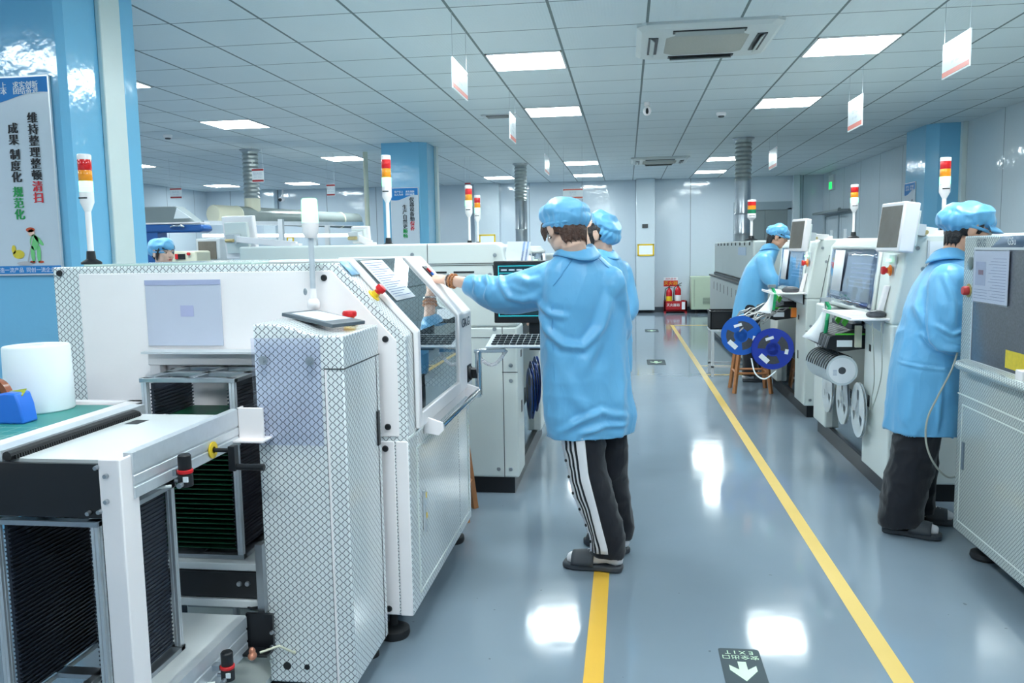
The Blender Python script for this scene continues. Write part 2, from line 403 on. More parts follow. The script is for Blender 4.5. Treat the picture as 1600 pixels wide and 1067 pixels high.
# pillars boxed in along the back wall
def pillar(x0, x1, d, n):
    o = MB().box((x0, Y1-d, 0.06), (x1, Y1, CEIL)).build('trim_%d' % n, M_WALLS, bevel=0.01); return struct(o)
pillar(0.2, 0.6, 0.35, 1); pillar(-3.33, -2.78, 0.3, 2); pillar(3.48, 3.62, 0.18, 3); pillar(-8.3, -8.0, 0.2, 9)
struct(box('trim_10', (-5.35, Y1-.06, 0), (-5.15, Y1, CEIL), M_DOORG))
# blue film wrapped columns: chamfered plan
def column(n, x0, x1, y0, y1, ch, strip):
    pts = [(x0, y0), (x1-ch, y0), (x1, y0+ch), (x1, y1), (x0, y1)] if strip != 'r' else [(x0+ch, y0), (x1, y0), (x1, y1), (x0, y1), (x0, y0+ch)]
    return struct(MB().prism(pts, 'z', 0, CEIL).build('column_%d' % n, M_BLUEF))
column(1, -3.27, -2.70, 3.80, 4.42, 0.03, 'l')
column(2, -3.29, -2.68, 11.10, 11.72, 0.09, 'l')
column(3, 3.70, 4.12, 11.05, 11.9, 0.12, 'r')
struct(MB().box((-2.70, 4.08, 0), (-2.672, 4.26, CEIL)).build('trim_4', mat('pvc_conduit', (214, 224, 222), 0.35, var=0.03), bevel=0.006))
struct(MB().box((-2.68, 11.6, 0), (-2.64, 11.72, CEIL)).build('trim_5', _M['pvc_conduit'], bevel=0.006))
struct(MB().box((4.06, 10.98, 0), (4.12, 11.06, CEIL)).build('trim_6', _M['pvc_conduit'], bevel=0.006))
# doors at the back, corner by the side wall
fr = MB().box((2.28, Y1-.05, 2.17), (3.5, Y1, 2.34)).box((2.28, Y1-.05, 0), (2.40, Y1, 2.2)).box((3.40, Y1-.05, 0), (3.5, Y1, 2.2))
f0 = struct(fr.build('door_1', mat('door_frame_grey', (150, 164, 172), 0.35, var=0.04)))
MB().box((2.40, Y1-.03, 0), (2.93, Y1-.005, 2.17)).box((2.935, Y1-.03, 0), (3.40, Y1-.005, 2.17)).build('door_leaf', M_DOORG, f0)
f1 = MB()
for y in (15.95, 17.0, 18.1): f1.box((X1-.05, y-.04, 0), (X1, y+.04, 2.06))
f1.box((X1-.05, 15.95, 1.98), (X1, 18.1, 2.06))
f1 = struct(f1.build('door_2', _M['door_frame_grey']))
lf = MB().box((X1-.03, 16.0, 0), (X1-.005, 16.96, 1.98)).box((X1-.03, 17.04, 0), (X1-.005, 18.06, 1.98)); lf.build('door_leaf', M_WALLS, f1)
lf = MB().box((X1-.04, 16.4, 1.2), (X1-.03, 16.6, 1.7)).box((X1-.04, 17.45, 1.2), (X1-.03, 17.65, 1.7)); lf.build('door_glass', M_PANEL if False else M_SIGN, f1)
b = MB().box((X1-.3, 16.0, 2.02), (X1-.05, 18.1, 2.06)).box((X1-.05, 17.0, 2.06), (X1-.0, 17.05, 2.12)); b.build('door_closer', M_DOORG, f1)
struct(box('door_3', (X0+1.0, Y1-.06, 0), (-8.55, Y1, 2.75), mat('blue_door', (44, 126, 196), 0.3, var=0.04)))

# floor markings
def fline(x0, y0, x1, y1, m, n): return struct(MB().box((x0, y0, 0), (x1, y1, 0.0015)).build('floor_line', m))
a = MB().add([(0.868, 0.5, .0015), (0.935, 0.5, .0015), (0.845, 15.3, .0015), (0.785, 15.3, .0015)], [(0, 1, 2, 3)]); struct(a.build('floor_line', M_LINEP))
fline(-0.145, 0.5, -0.078, 17.0, M_LINEY, 2)
fline(0.845, 15.22, 4.0, 15.30, M_LINEP, 3); fline(0.87, 9.3, 1.6, 9.36, M_LINEP, 4); fline(0.87, 10.0, 1.5, 10.05, M_LINEP, 5)
# exit arrow stickers on the floor, reading from the far side
def sticker(cx, cy, s, label, lett=True):
    t = thing('floor_exit_sticker', (cx, cy, 0), label, 'floor sticker', 'exit arrow floor stickers')
    w, h = 0.07*s, 0.15*s
    pts = []
    for (qx, qy, a0) in ((w, h, 0), (-w, h, 90), (-w, -h, 180), (w, -h, 270)):
        for k in range(4):
            an = math.radians(a0+k*30); r = 0.012*s
            pts.append((cx+qx-math.copysign(r, qx)+r*math.cos(an), cy+qy-math.copysign(r, qy)+r*math.sin(an)))
    MB().prism(pts, 'z', 0.0003, 0.0014).build('backing', M_EXITB, t)
    z = 0.0018
    ar = MB().add([(cx+0.014*s, cy+0.055*s, z), (cx-0.014*s, cy+0.055*s, z), (cx-0.014*s, cy+0.0*s, z), (cx-0.045*s, cy+0.03*s, z), (cx-0.045*s, cy-0.005*s, z), (cx, cy-0.075*s, z), (cx+0.045*s, cy-0.005*s, z), (cx+0.045*s, cy+0.03*s, z), (cx+0.014*s, cy, z)], [(0, 1, 2, 8), (2, 3, 4, 5), (2, 5, 8), (8, 5, 6, 7)])
    ar.build('arrow', M_EXITG, t)
    if lett:
        MB().text('E X I T', (cx, cy+0.122*s, z), (-1, 0, 0), (0, -1, 0), 0.034*s, thick=0).build('lettering', M_EXITG, t)
        MB().text('安全出口', (cx, cy+0.088*s, z), (-1, 0, 0), (0, -1, 0), 0.032*s, thick=0).build('lettering', M_EXITG, t)
    return t
sticker(0.388, 2.73, 1.0, 'dark floor sticker with a pale arrow and EXIT lettering, close to the camera')
sticker(0.36, 10.35, 1.6, 'dark exit arrow sticker on the shiny floor halfway down the aisle', False)
sticker(0.42, 14.3, 1.6, 'small dark exit arrow sticker on the floor towards the far wall', False)

# ------------------------------------------------------------------ ceiling fixtures
def ceiling_light(k, j, label, w=1, grp='square LED panels set in the tiled ceiling'):
    x = TILE_X0+TX*k+0.012; y = TILE_Y0+TY*j+0.012
    t = thing('ceiling_light', (x+.29, y+.29, CEIL-0.02), label, 'ceiling light', grp)
    a, b2, c2, d = x, x+TX-0.024, y, y+TY-0.024; zb = CEIL-0.008
    MB().box((a, c2, zb), (b2, c2+.012, CEIL)).box((a, d-.012, zb), (b2, d, CEIL)).box((a, c2, zb), (a+.012, d, CEIL)).box((b2-.012, c2, zb), (b2, d, CEIL)).build('frame', M_WHITE, t)
    MB().box((a+.012, c2+.012, zb+.002), (b2-.012, d-.012, CEIL-.001)).build('diffuser', M_PANEL, t)
    return t
L = [(-2, 1, 'lit square ceiling panel beside the white hanging sign, closest to the camera'),
     (-2, 5, 'lit square ceiling panel just behind the pair of hanging signs, above the workers in aisle'),
     (-2, 14, 'lit ceiling panel above the aisle, second last row before the far wall'),
     (-2, 18, 'lit ceiling panel closest to the far wall above the red topped hanging board'),
     (2, 1, 'large looking lit ceiling panel beside the big ceiling air conditioner, column wall side'),
     (2, 5, 'lit ceiling panel above the second placement machine, beside the smoke detector'),
     (2, 14, 'lit ceiling panel partly behind the silver duct over the oven'),
     (2, 18, 'lit ceiling panel near the far wall, oven side of the aisle'),
     (-8, 5, 'lit square ceiling panel in front of the ribbed flexible duct'),
     (-8, 1, 'lit ceiling panel mostly hidden behind the near blue column'),
     (-15, 18, 'lit ceiling panel by the far wall above the small monitor'),
     (-12, 18, 'lit ceiling panel by the far wall above the wall camera'),
     (-5, 18, 'lit ceiling panel by the far wall behind the blue column')]
for q in L: ceiling_light(*q)
for k in (-14, -8, -2, 2):
    for j in (-3, -7, -11):
        ceiling_light(k, j, 'lit square ceiling panel in the rows above and behind the camera', grp='ceiling panels above and behind the camera')
for k, j in ((-14, 1), (-14, 5), (-8, 11), (-14, 11)):
    ceiling_light(k, j, 'lit square ceiling panel deeper in the hall behind the blue column', grp='ceiling panels behind the blue column')

def air_con(x0, x1, y0, y1, label):
    t = thing('ceiling_air_conditioner', ((x0+x1)/2, (y0+y1)/2, CEIL-.05), label, 'air conditioner', 'cassette air conditioners in the ceiling')
    cx, cy = (x0+x1)/2, (y0+y1)/2; hx, hy = (x1-x0)/2, (y1-y0)/2
    def ring(s, z, inset=0):
        c = 0.06; a, b2 = hx*s-inset, hy*s-inset
        return [Vector((cx+p[0], cy+p[1], z)) for p in ((a-c, -b2), (a, -b2+c), (a, b2-c), (a-c, b2), (-a+c, b2), (-a, b2-c), (-a, -b2+c), (-a+c, -b2))]
    MB().rings([ring(1, CEIL), ring(1, CEIL-.018), ring(.93, CEIL-.04), ring(.6, CEIL-.045)]).build('housing', mat('aircon_plastic', (208, 213, 212), 0.4, var=0.03), t, smooth=20)
    g = MB().rings([ring(.58, CEIL-.045), ring(.56, CEIL-.052)]); g.build('intake_grille', mat('intake_mesh', (176, 176, 168), 0.7, var=0.1, vscale=90, bump=0.6, bscale=250), t)
    for (ux, uy) in ((1, 0), (-1, 0), (0, 1), (0, -1)):
        ll = hx*0.5; m2 = MB(); c = Vector((cx+ux*hx*.76, cy+uy*hy*.76, CEIL-.045)); along = Vector((uy, ux, 0)); out = Vector((ux, uy, 0))
        m2.obox(c, along*ll, out*hx*.07, (0, 0, .004)); m2.build('air_slot', M_BLACK, t)
        m2 = MB().obox(c+Vector((0, 0, -.008))+out*.01, along*ll*.94, (out*.6+Vector((0, 0, .5))).normalized()*hx*.05, (out*.5-Vector((0, 0, .6))).normalized()*.003)
        m2.build('louver', mat('louver_grey', (168, 174, 172), 0.4), t)
    return t
air_con(0.07, 1.02, 5.68, 6.64, 'large white ceiling cassette air conditioner with grey intake and side louvers, closer one')
air_con(0.07, 1.02, 13.9, 14.85, 'small looking ceiling cassette air conditioner far down the aisle')
# cameras, detectors
p = SZ(1011, 160, CEIL)
t = thing('ceiling_camera', (p.x, p.y, CEIL-.1), 'white dome camera with black lens below the ceiling beyond the air conditioner', 'security camera')
MB().lathe([(.03, 0), (.032, -.03), (.02, -.04)], (p.x, p.y, CEIL), (0, 0, 1)).build('mount', M_WHITE, t)
MB().ell((p.x, p.y, CEIL-.085), .042, .042, .048).build('body', M_WHITE, t)
MB().ell((p.x, p.y-.033, CEIL-.09), .016, .014, .03).build('lens', M_BLACKP, t)
for (px, py, lb) in ((1127, 176, 'small white smoke detector on the ceiling near the lit panel'), (262, 211, 'small white smoke detector on the ceiling beside the near blue column')):
    p = SZ(px, py, CEIL)
    t = thing('smoke_detector', (p.x, p.y, CEIL-.05), lb, 'smoke detector')
    MB().lathe([(.055, 0), (.055, -.02), (.045, -.035)], (p.x, p.y, CEIL), (0, 0, 1)).build('housing', M_WHITE, t)
    MB().lathe([(.035, -.035), (.03, -.05), (.012, -.052)], (p.x, p.y, CEIL), (0, 0, 1)).build('sensor', M_DARK, t)
p = SZ(782, 181, CEIL)
t = thing('ceiling_speaker_vent', (p.x, p.y, CEIL-.01), 'dark rectangular ceiling vent beside a hanging sign', 'vent')
MB().box((p.x-.2, p.y-.12, CEIL-.008), (p.x+.2, p.y+.12, CEIL)).build('frame', M_GREYP, t); MB().box((p.x-.15, p.y-.09, CEIL-.012), (p.x+.15, p.y+.09, CEIL-.006)).build('grille', M_BLACK, t)
# hanging signs
def hanging_sign(p0, p1, ztop, zbot, label, band=M_SIGNR, topband=False, strength=1):
    # p0,p1: plan points of the two ends
    p0 = Vector((p0[0], p0[1], 0)); p1 = Vector((p1[0], p1[1], 0)); u = (p1-p0).normalized(); w = (p1-p0).length; n = Vector((-u.y, u.x, 0))
    c = (p0+p1)/2; t = thing('hanging_sign', (c.x, c.y, zbot), label, 'hanging sign', 'suspended station signs')
    MB().obox((c.x, c.y, (ztop+zbot)/2), u*w/2, n*.004, (0, 0, (ztop-zbot)/2)).build('board', M_SIGN, t)
    h = ztop-zbot; b2 = MB().obox((c.x, c.y, zbot+h*.11), u*w/2*.97, n*.0055, (0, 0, h*.07))
    if topband: b2.obox((c.x, c.y, ztop-h*.1), u*w/2*.97, n*.0055, (0, 0, h*.07))
    b2.build('red_band', band, t)
    tx = MB()
    for sgn in (1, -1):
        tx.text('贴片区', (c.x, c.y, zbot+h*.55)+Vector(()) if False else Vector((c.x, c.y, zbot+h*.6))+n*sgn*-.005, u*sgn, (0, 0, 1), h*.24)
        tx.text('SMT  AREA', Vector((c.x, c.y, zbot+h*.36))+n*sgn*-.005, u*sgn, (0, 0, 1), h*.12)
    tx.build('lettering', mat('sign_grey_print', (196, 204, 216), 0.5), t)
    for e in (p0, p1):
        q = e+(c-Vector((0, 0, c.z))-e)*0.08
        MB().cyl((q.x, q.y, ztop-.01), (q.x, q.y, CEIL), 0.0015, n=6).build('wire', M_STEEL, t)
        MB().cyl((q.x-n.x*.006, q.y-n.y*.006, ztop-.02), (q.x+n.x*.006, q.y+n.y*.006, ztop-.02), .008, n=10).build('clip', M_RED, t)
def sg(xw, y0, y1, ztop, zbot, label, **k): hanging_sign((xw, y0), (xw, y1), ztop, zbot, label, **k)
sg(-1.065, 5.17, 5.66, 2.607, 2.42, 'white hanging sign closest to the ceiling panel row, above the far end of the printer', )
sg(-1.05, 7.62, 8.02, 2.66, 2.42, 'white hanging sign with small print, second along the row towards far wall')
sg(-1.06, 11.0, 11.6, 2.66, 2.42, 'hanging sign seen almost edge on, third of the aisle row')
sg(1.945, 5.2, 5.62, 2.63, 2.42, 'white hanging sign with salmon band, large, above the worker by the mesh cabinet')
sg(1.945, 7.4, 7.85, 2.66, 2.40, 'white hanging sign with salmon band over the first placement machine')
sg(1.945, 11.4, 12.0, 2.70, 2.44, 'small pale hanging sign beside the silver oven duct')
hanging_sign((-0.90, 12.0), (-0.615, 12.0), 2.268, 2.125, 'small red banded board hanging over the capped workers', topband=True)
rb = mat('sign_dark_red', (178, 58, 62), 0.5)
def far_sign(px, py, w, h, Y, label):
    a = SY(px-w/2, py+h/2, Y); b3 = SY(px+w/2, py-h/2, Y); hanging_sign((a.x, Y), (b3.x, Y), b3.z, a.z, label, band=rb, topband=True)
far_sign(275, 302, 17, 17, 12, 'small dark red edged hanging sign over the blue topped machine')
far_sign(403, 274, 17, 22, 11, 'red edged hanging sign beside the ribbed duct')
far_sign(517, 297, 12, 19, 12, 'red edged hanging sign between duct and blue column')
far_sign(731, 294, 8, 18, 13, 'narrow red edged hanging sign behind the blue column')

# ------------------------------------------------------------------ things on the far wall
def frame_notice(px0, py0, px1, py1, Y, label):
    a = SY(px0, py1, Y); b3 = SY(px1, py0, Y)
    t = thing('wall_notice', ((a.x+b3.x)/2, Y, a.z), label, 'notice', 'yellow edged notices on the far wall')
    m2 = MB(); e = .03
    m2.box((a.x, Y-.015, a.z), (b3.x, Y, a.z+e)).box((a.x, Y-.015, b3.z-e), (b3.x, Y, b3.z)).box((a.x, Y-.015, a.z), (a.x+e, Y, b3.z)).box((b3.x-e, Y-.015, a.z), (b3.x, Y, b3.z))
    m2.build('frame', M_YEL, t); MB().box((a.x+e, Y-.01, a.z+e), (b3.x-e, Y, b3.z-e)).build('sheet', M_SIGN, t)
frame_notice(996, 381, 1022, 400, Y1-.351, 'yellow framed notice on the boxed pillar beyond the two workers')
frame_notice(749, 366, 774, 384, Y1-.301, 'yellow framed notice low behind the placement machine tower light')
frame_notice(279, 378, 292, 394, Y1-.001, 'yellow framed notice near the capped woman, one closer to the monitor')
frame_notice(264, 378, 276, 394, Y1-.001, 'yellow framed notice beside the capped woman, just past her head')
frame_notice(449, 370, 459, 384, Y1-.001, 'yellow framed notice below the lit bench behind the machines')
p = SY(1008, 353, Y1-.351); box('thermostat', (p.x-.06, Y1-.37, p.z-.04), (p.x+.06, Y1-.351, p.z+.04), M_DARK)
tag(bpy.data.objects['thermostat'], 'small dark thermostat on the boxed pillar of the far wall', 'thermostat')
p = SY(447, 312, Y1)
t = thing('wall_camera', (p.x, Y1-.2, p.z), 'white bullet camera on an arm at the far wall', 'security camera')
MB().tube([(p.x, Y1, p.z+.35), (p.x, Y1-.15, p.z+.3), (p.x, Y1-.2, p.z+.05)], .02).build('arm', M_WHITE, t); MB().ell((p.x, Y1-.24, p.z), .06, .12, .06).build('body', M_WHITE, t); MB().ell((p.x, Y1-.34, p.z-.02), .04, .03, .04).build('lens', M_BLACKP, t)
# fire point
t = thing('fire_extinguisher_box', (1.02, 18.28, 0), 'low red fire extinguisher box with white characters against the far wall', 'extinguisher box')
bx = MB().box((.80, 18.12, .05), (1.28, 18.15, .26)).box((.80, 18.42, .05), (1.28, 18.45, .26)).box((.80, 18.12, .05), (.83, 18.45, .26)).box((1.25, 18.12, .05), (1.28, 18.45, .26)).box((.80, 18.12, .04), (1.28, 18.45, .07))
bx.box((.80, 18.12, 0), (.84, 18.16, .05)).box((1.24, 18.12, 0), (1.28, 18.16, .05)).box((.80, 18.41, 0), (.84, 18.45, .05)).box((1.24, 18.41, 0), (1.28, 18.45, .05)).build('box_body', mat('extinguisher_red', (176, 24, 34), 0.35, var=0.06), t)
MB().text('灭火器箱', (.99, 18.118, .17), (1, 0, 0), (0, 0, 1), .07).build('lettering', M_TXTW, t); MB().box((1.17, 18.112, .08), (1.24, 18.12, .24)).build('label_sheet', M_PAPER, t)
def extinguisher(x, y, z, h, label, band):
    t = thing('fire_extinguisher', (x, y, z), label, 'fire extinguisher', 'fire extinguishers in the red box')
    MB().lathe([(.06, 0), (.066, .02), (.066, h*.72), (.055, h*.8), (.025, h*.86), (.022, h*.9)], (x, y, z), (0, 0, 1)).build('tank', mat('extinguisher_red2', (190, 22, 34), 0.25, var=0.04), t)
    MB().lathe([(.0675, h*.2), (.0675, h*.55)], (x, y, z), (0, 0, 1)).build('label_band', band, t)
    MB().box((x-.015, y-.015, z+h*.88), (x+.015, y+.015, z+h*.95)).tube([(x-.02, y, z+h*.92), (x+.08, y, z+h*1.02)], .008).tube([(x-.02, y, z+h*.9), (x+.07, y, z+h*.92)], .007).build('valve', M_BLACKP, t)
    MB().tube([(x-.01, y-.01, z+h*.92), (x-.08, y-.03, z+h*.85), (x-.1, y-.05, z+h*.5), (x-.085, y-.04, z+h*.15)], .009).build('hose', M_BLACKP, t)
extinguisher(.91, 18.28, .07, .52, 'red fire extinguisher with a yellow label, standing in the red box', M_YEL)
extinguisher(1.10, 18.3, .07, .56, 'red fire extinguisher with a white label, taller, in the red box', M_PAPER)
a = SY(1037, 449, Y1-.002); c = SY(1059, 433, Y1-.002)
t = thing('fire_point_sign', ((a.x+c.x)/2, Y1-.005, a.z), 'red and white fire equipment sign on the far wall above extinguishers', 'sign')
MB().box((a.x, Y1-.008, a.z), (c.x, Y1, c.z)).build('backing', M_PAPER, t)
MB().box((a.x, Y1-.01, a.z+.02), (c.x, Y1-.008, a.z+.15)).build('red_panel', M_RED, t)
MB().text('灭火器', ((a.x+c.x)/2, Y1-.0105, a.z+.085), (1, 0, 0), (0, 0, 1), .09, wide=1.1).build('lettering', M_YEL, t)
MB().text('消防器材', ((a.x+c.x)/2, Y1-.0085, c.z-.04), (1, 0, 0), (0, 0, 1), .055, wide=1.1).build('lettering', M_TXTR, t)
# green ac cabinet
t = thing('floor_unit', (1.9, 18.2, 0), 'pale green metal floor cabinet with louvres beside the fire extinguishers', 'cabinet')
MB().box((1.36, 18.0, .08), (2.3, 18.48, .78)).build('body', M_GREENB, t, bevel=.01)
m2 = MB()
for k in range(5): m2.box((1.6, 17.993, .2+k*.03), (2.1, 18.0, .208+k*.03))
m2.box((1.42, 17.995, .14), (1.425, 18, .72)); m2.build('vent_slots', M_DARK, t)
MB().box((1.45, 18.05, 0), (1.5, 18.1, .08)).build('foot', M_BLACKP, t); MB().box((2.1, 18.05, 0), (2.15, 18.1, .08)).build('foot', M_BLACKP, t)
# exit sign on the side wall
t = thing('exit_sign', (X1-.03, 17.7, 2.5), 'small green lit exit sign high on the side wall near the corner', 'exit sign')
MB().box((X1-.04, 17.5, 2.50), (X1, 17.9, 2.80)).build('housing', M_GREYP, t); MB().box((X1-.045, 17.62, 2.53), (X1-.04, 17.82, 2.66)).build('lit_face', mat('exit_lit', (20, 230, 80), .4, var=0, emit=(20, 235, 80), estr=1.2), t)

# ------------------------------------------------------------------ signal towers
def signal_tower(x, y, z0, z1, label, r=0.028, style='thin', segs=(.085, .165, .165, .165), lit='g', pole_r=.011, grp='stacked signal towers on the machines'):
    t = thing('signal_tower', (x, y, z0), label, 'signal light', grp)
    h = z1-z0
    MB().lathe([(r*1.5, 0), (r*1.5, .008), (r*.7, .02), (r*.6, .05)], (x, y, z0), (0, 0, 1)).build('base', M_BLACKP, t)
    zb = z0+h*.48
    MB().cyl((x, y, z0), (x, y, zb), pole_r).build('pole', M_WHITE, t)
    zc = z0+h*.66
    MB().lathe([(pole_r, 0), (r*1.02, .035), (r*1.02, zc-zb)], (x, y, zb), (0, 0, 1)).build('body', M_WHITE, t)
    MB().box((x-r*.7, y-r*1.03, zc-(zc-zb)*.35), (x+r*.6, y-r*.8, zc-(zc-zb)*.28)).build('print', M_TXT, t)
    hz = (z1-zc); seg = hz*.285
    for k, (m, nm) in enumerate(((M_LITG if lit == 'g' else M_LENSG, 'green_lens'), (M_LENSA, 'amber_lens'), (M_LENSR, 'red_lens'))):
        MB().lathe([(r*.96, .0), (r, .002), (r, seg*.48), (r*.97, seg*.5), (r, seg*.52), (r, seg-.002), (r*.96, seg)], (x, y, zc+k*seg), (0, 0, 1)).build(nm, m, t)
    MB().lathe([(r*1.02, 0), (r*1.02, hz-3*seg-.004), (r*.9, hz-3*seg)], (x, y, zc+3*seg), (0, 0, 1)).build('cap', M_WHITE, t)
    return t
_a, _b = SY(133, 241, 3.3), SY(140, 411, 3.3)
signal_tower(-2.015, 2.92, 1.391, SY(133, 241, 2.92).z, 'signal tower with lit green lens standing beside the poster on the near blue column', r=.0245)
signal_tower(-1.425, 4.9, 1.452, 1.992, 'signal tower with red, amber and lit green lenses in front of the second blue column')
signal_tower(-1.325, 7.0, 1.452, 1.962, 'signal tower with lit green lens beyond the printer, near the narrow hanging sign', r=.03)
signal_tower(SY(746, 330, 8.25).x, 8.25, 1.452, SY(746, 305, 8.25).z, 'signal tower partly hidden just behind another tower, by the boxed wall pillar', r=.03)
signal_tower(1.73, 4.9, 1.452, 1.88, 'signal tower in front of the blue column above the capped worker', r=.028)
signal_tower(1.81, 7.05, 1.464, 1.89, 'signal tower with lit green lens on the second placement machine, before the grey doors', r=.03)
signal_tower(1.42, 9.9, 1.48, 1.94, 'cream signal tower with unlit lenses on the oven beside the silver duct', r=.048, lit='n', pole_r=.015)

def screw(parent, p, n, r=.012, m=None): MB().cyl(p, Vector(p)+Vector(n)*.006, r, r*.8, 14).build('screw_cap', m or M_BLACKP, parent)
def estop(parent, p, n, r=.02, base=M_YEL, name='emergency_button'):
    p = Vector(p); n = Vector(n).normalized()
    b = MB().lathe([(r*1.7, 0), (r*1.7, .004), (r*1.0, .005), (r*.95, .018)], p, n).build(name, base, parent)
    MB().lathe([(r*.8, .015), (r*.85, .024), (r*1.25, .03), (r*1.3, .04), (r*1.1, .047), (.002, .049)], p, n).build('red_knob', M_RED, b)

# ------------------------------------------------------------------ solder paste printer, near
def printer_near():
    xf, y0, y1, zt = -0.765, 2.80, 3.93, 1.383; sx, sz = -1.0, 1.125
    t = thing('solder_paste_printer', (-1.4, 3.4, 0), 'big white printer wrapped in mesh film with slanted window, worker pressing its button', 'machine')
    full = [(-2.09, .105), (xf, .105), (xf, sz), (sx, zt), (-2.09, zt)]
    cut = [(-2.09, .105), (xf, .105), (xf, .80), (-1.16, .80), (-1.16, zt), (-2.09, zt)]
    m = MB().prism(full, 'y', y0, 2.925).prism(cut, 'y', 2.925, 3.66).prism(full, 'y', 3.66, y1)
    m.build('body', M_MESH, t, bevel=.006)
    # white end panel with seams
    yp = y0-.004
    MB().prism([(-1.985, .768), (-.797, .768), (-.797, 1.112), (-1.022, 1.358), (-1.985, 1.358)], 'y', yp-.002, y0).build('side_panel', M_WHITE, t, bevel=.004)
    MB().prism([(-1.985, .11), (-.817, .11), (-.817, .752), (-1.985, .752)], 'y', yp-.002, y0).build('side_panel', M_WHITE, t, bevel=.004)
    MB().prism([(-.812, .108), (-.767, .108), (-.767, .752), (-.812, .752)], 'y', yp-.003, y0).build('corner_panel', M_WHITE, t, bevel=.004)
    for (px, py) in ((93, 427), (101, 547), (506, 434), (602, 530), (606, 667), (602, 701), (608, 951)):
        p = SY(px, py, y0-.006); screw(t, (p.x, y0-.006, p.z), (0, -1, 0))
    # grey document sleeve on the end panel
    a = SY(226, 438, y0-.01); b = SY(350, 540, y0-.01)
    s = MB().box((a.x, y0-.012, b.z), (b.x, y0-.009, a.z)).build('document_sleeve', mat('lilac_plastic', (196, 200, 216), 0.3, var=0.03), t, bevel=.001)
    MB().box((-1.59, y0-.0135, 1.2), (-1.54, y0-.012, 1.24)).build('small_print', mat('lilac_print', (176, 178, 212), 0.4), s)
    MB().box((a.x, y0-.0135, a.z-.018), (b.x, y0-.012, a.z)).build('sleeve_rim', mat('lilac_edge', (172, 178, 210), 0.4), s)
    # cavity contents
    it = MB().box((-1.158, 2.93, .81), (-1.15, 3.655, 1.37)).box((-1.15, 2.93, .80), (-.80, 3.655, .806)); it.build('inner_lining', M_INSIDE, t)
    it = MB().box((-1.14, 2.95, .96), (-.82, 3.64, 1.0)).box((-1.1, 3.0, 1.08), (-.9, 3.6, 1.11)); it.build('print_table', mat('inner_blue', (70, 120, 158), .4), t)
    it = MB().cyl((-1.0, 2.93, .95), (-1.0, 3.65, .95), .02).cyl((-.88, 2.93, .86), (-.88, 3.65, .86), .012).box((-1.05, 3.2, .81), (-.95, 3.4, .93)); it.build('guide_rail', M_STEEL, t)
    # window frame following the slant
    def strip(ya, yb, off0=.004, off1=.02):
        nrm = Vector((zt-sz, 0, sx*-1+xf)).normalized()  # outward of the slant
        nx, nz = abs(nrm.x), abs(nrm.z)
        o = off1
        pr = [(xf+.001, .775), (xf+o, .775), (xf+o, sz+o*.4), (sx+o*nx, zt+o*nz), (-1.30, zt+o*nz), (-1.30, zt+.001), (sx, zt+.001), (xf+.001, sz)]
        return MB().prism(pr, 'y', ya, yb)
    strip(2.895, 2.935).build('window_frame', M_WHITE, t, bevel=.005)
    strip(3.64, y1).build('window_frame', M_WHITE, t, bevel=.006)
    MB().box((xf, 2.935, .775), (xf+.02, 3.64, .83)).build('window_frame', M_WHITE, t, bevel=.004)
    d = .010; g = [(xf+d, .83), (xf+d, sz+.004), (sx+d*.7, zt+d*.7), (-1.30, zt+d*.7)]
    vs = [[(p[0], y, p[1]) for p in g] for y in (2.935, 3.64)]
    MB().sheet(vs).build('window_pane', make_glass('printer_glass', (214, 222, 224), 0.62, .015), t, smooth=1)
    # paper sheet behind the glass top and small instruction cards
    def on_slant(s_, y, off):  # s_ 0 at crest, 1 at knee
        return Vector((sx+(xf-sx)*s_+off*.74, y, zt+(sz-zt)*s_+off*.67))
    q = [on_slant(.02, 3.0, .014), on_slant(.02, 3.28, .014), on_slant(.60, 3.28, .014), on_slant(.60, 3.0, .014)]
    MB().add(q, [(0, 1, 2, 3)]).build('instruction_sheet', M_PAPER, t, solid=.001)
    ln = MB()
    for k in range(16):
        s0 = .06+k*.032; ln.add([on_slant(s0, 3.02, .0155), on_slant(s0, 3.26-.05*(k % 3), .0155), on_slant(s0+.008, 3.26-.05*(k % 3), .0155), on_slant(s0+.008, 3.02, .0155)], [(0, 1, 2, 3)])
    ln.build('print_lines', M_INK, t)
    q = [on_slant(.0, 2.81, .006), on_slant(.0, 2.893, .006), on_slant(.18, 2.893, .006), on_slant(.18, 2.81, .006)]
    MB().add(q, [(0, 1, 2, 3)]).build('blue_label', mat('label_light_blue', (170, 214, 244), 0.3, var=0.08, vscale=30), t, solid=.002)
    p = on_slant(.46, 2.855, .0); estop(t, p, (.74, 0, .67), .0145)
    # pressed start button
    p = on_slant(.30, 3.80, .022); u = Vector((0, 1, 0)); v = Vector((sx-xf, 0, zt-sz)).normalized(); n = Vector((.74, 0, .67))
    bb = MB().obox(p, u*.035, v*.038, n*.003).build('button_plate', M_BLACKP, t)
    MB().obox(p+n*.006+v*.008, u*.012, v*.012, n*.005).build('red_key', M_RED, bb); MB().obox(p+n*.006-v*.015, u*.012, v*.008, n*.005).build('blue_key', M_BLUEP, bb)
    # maker lettering and rotary switch on the far cheek
    MB().text('GKG', (xf+.0205, 3.785, 1.085), (0, 1, 0), (0, 0, 1), .058, wide=1.55).text('GKG', (xf+.0207, 3.790, 1.086), (0, 1, 0), (0, 0, 1), .058, wide=1.55).build('lettering', mat('slate_print', (44, 62, 84), .4), t)
    k = MB().box((xf+.02, 3.80, .80), (xf+.024, 3.88, .88)).lathe([(.032, .0), (.032, .012), (.026, .014)], (xf+.022, 3.84, .84), (1, 0, 0)).build('main_switch', M_BLACKP, t)
    MB().obox((xf+.045, 3.84, .84), (.014, 0, 0), (0, .006, .004), (0, -.018, .024)).build('switch_lever', M_BLACKP, k)
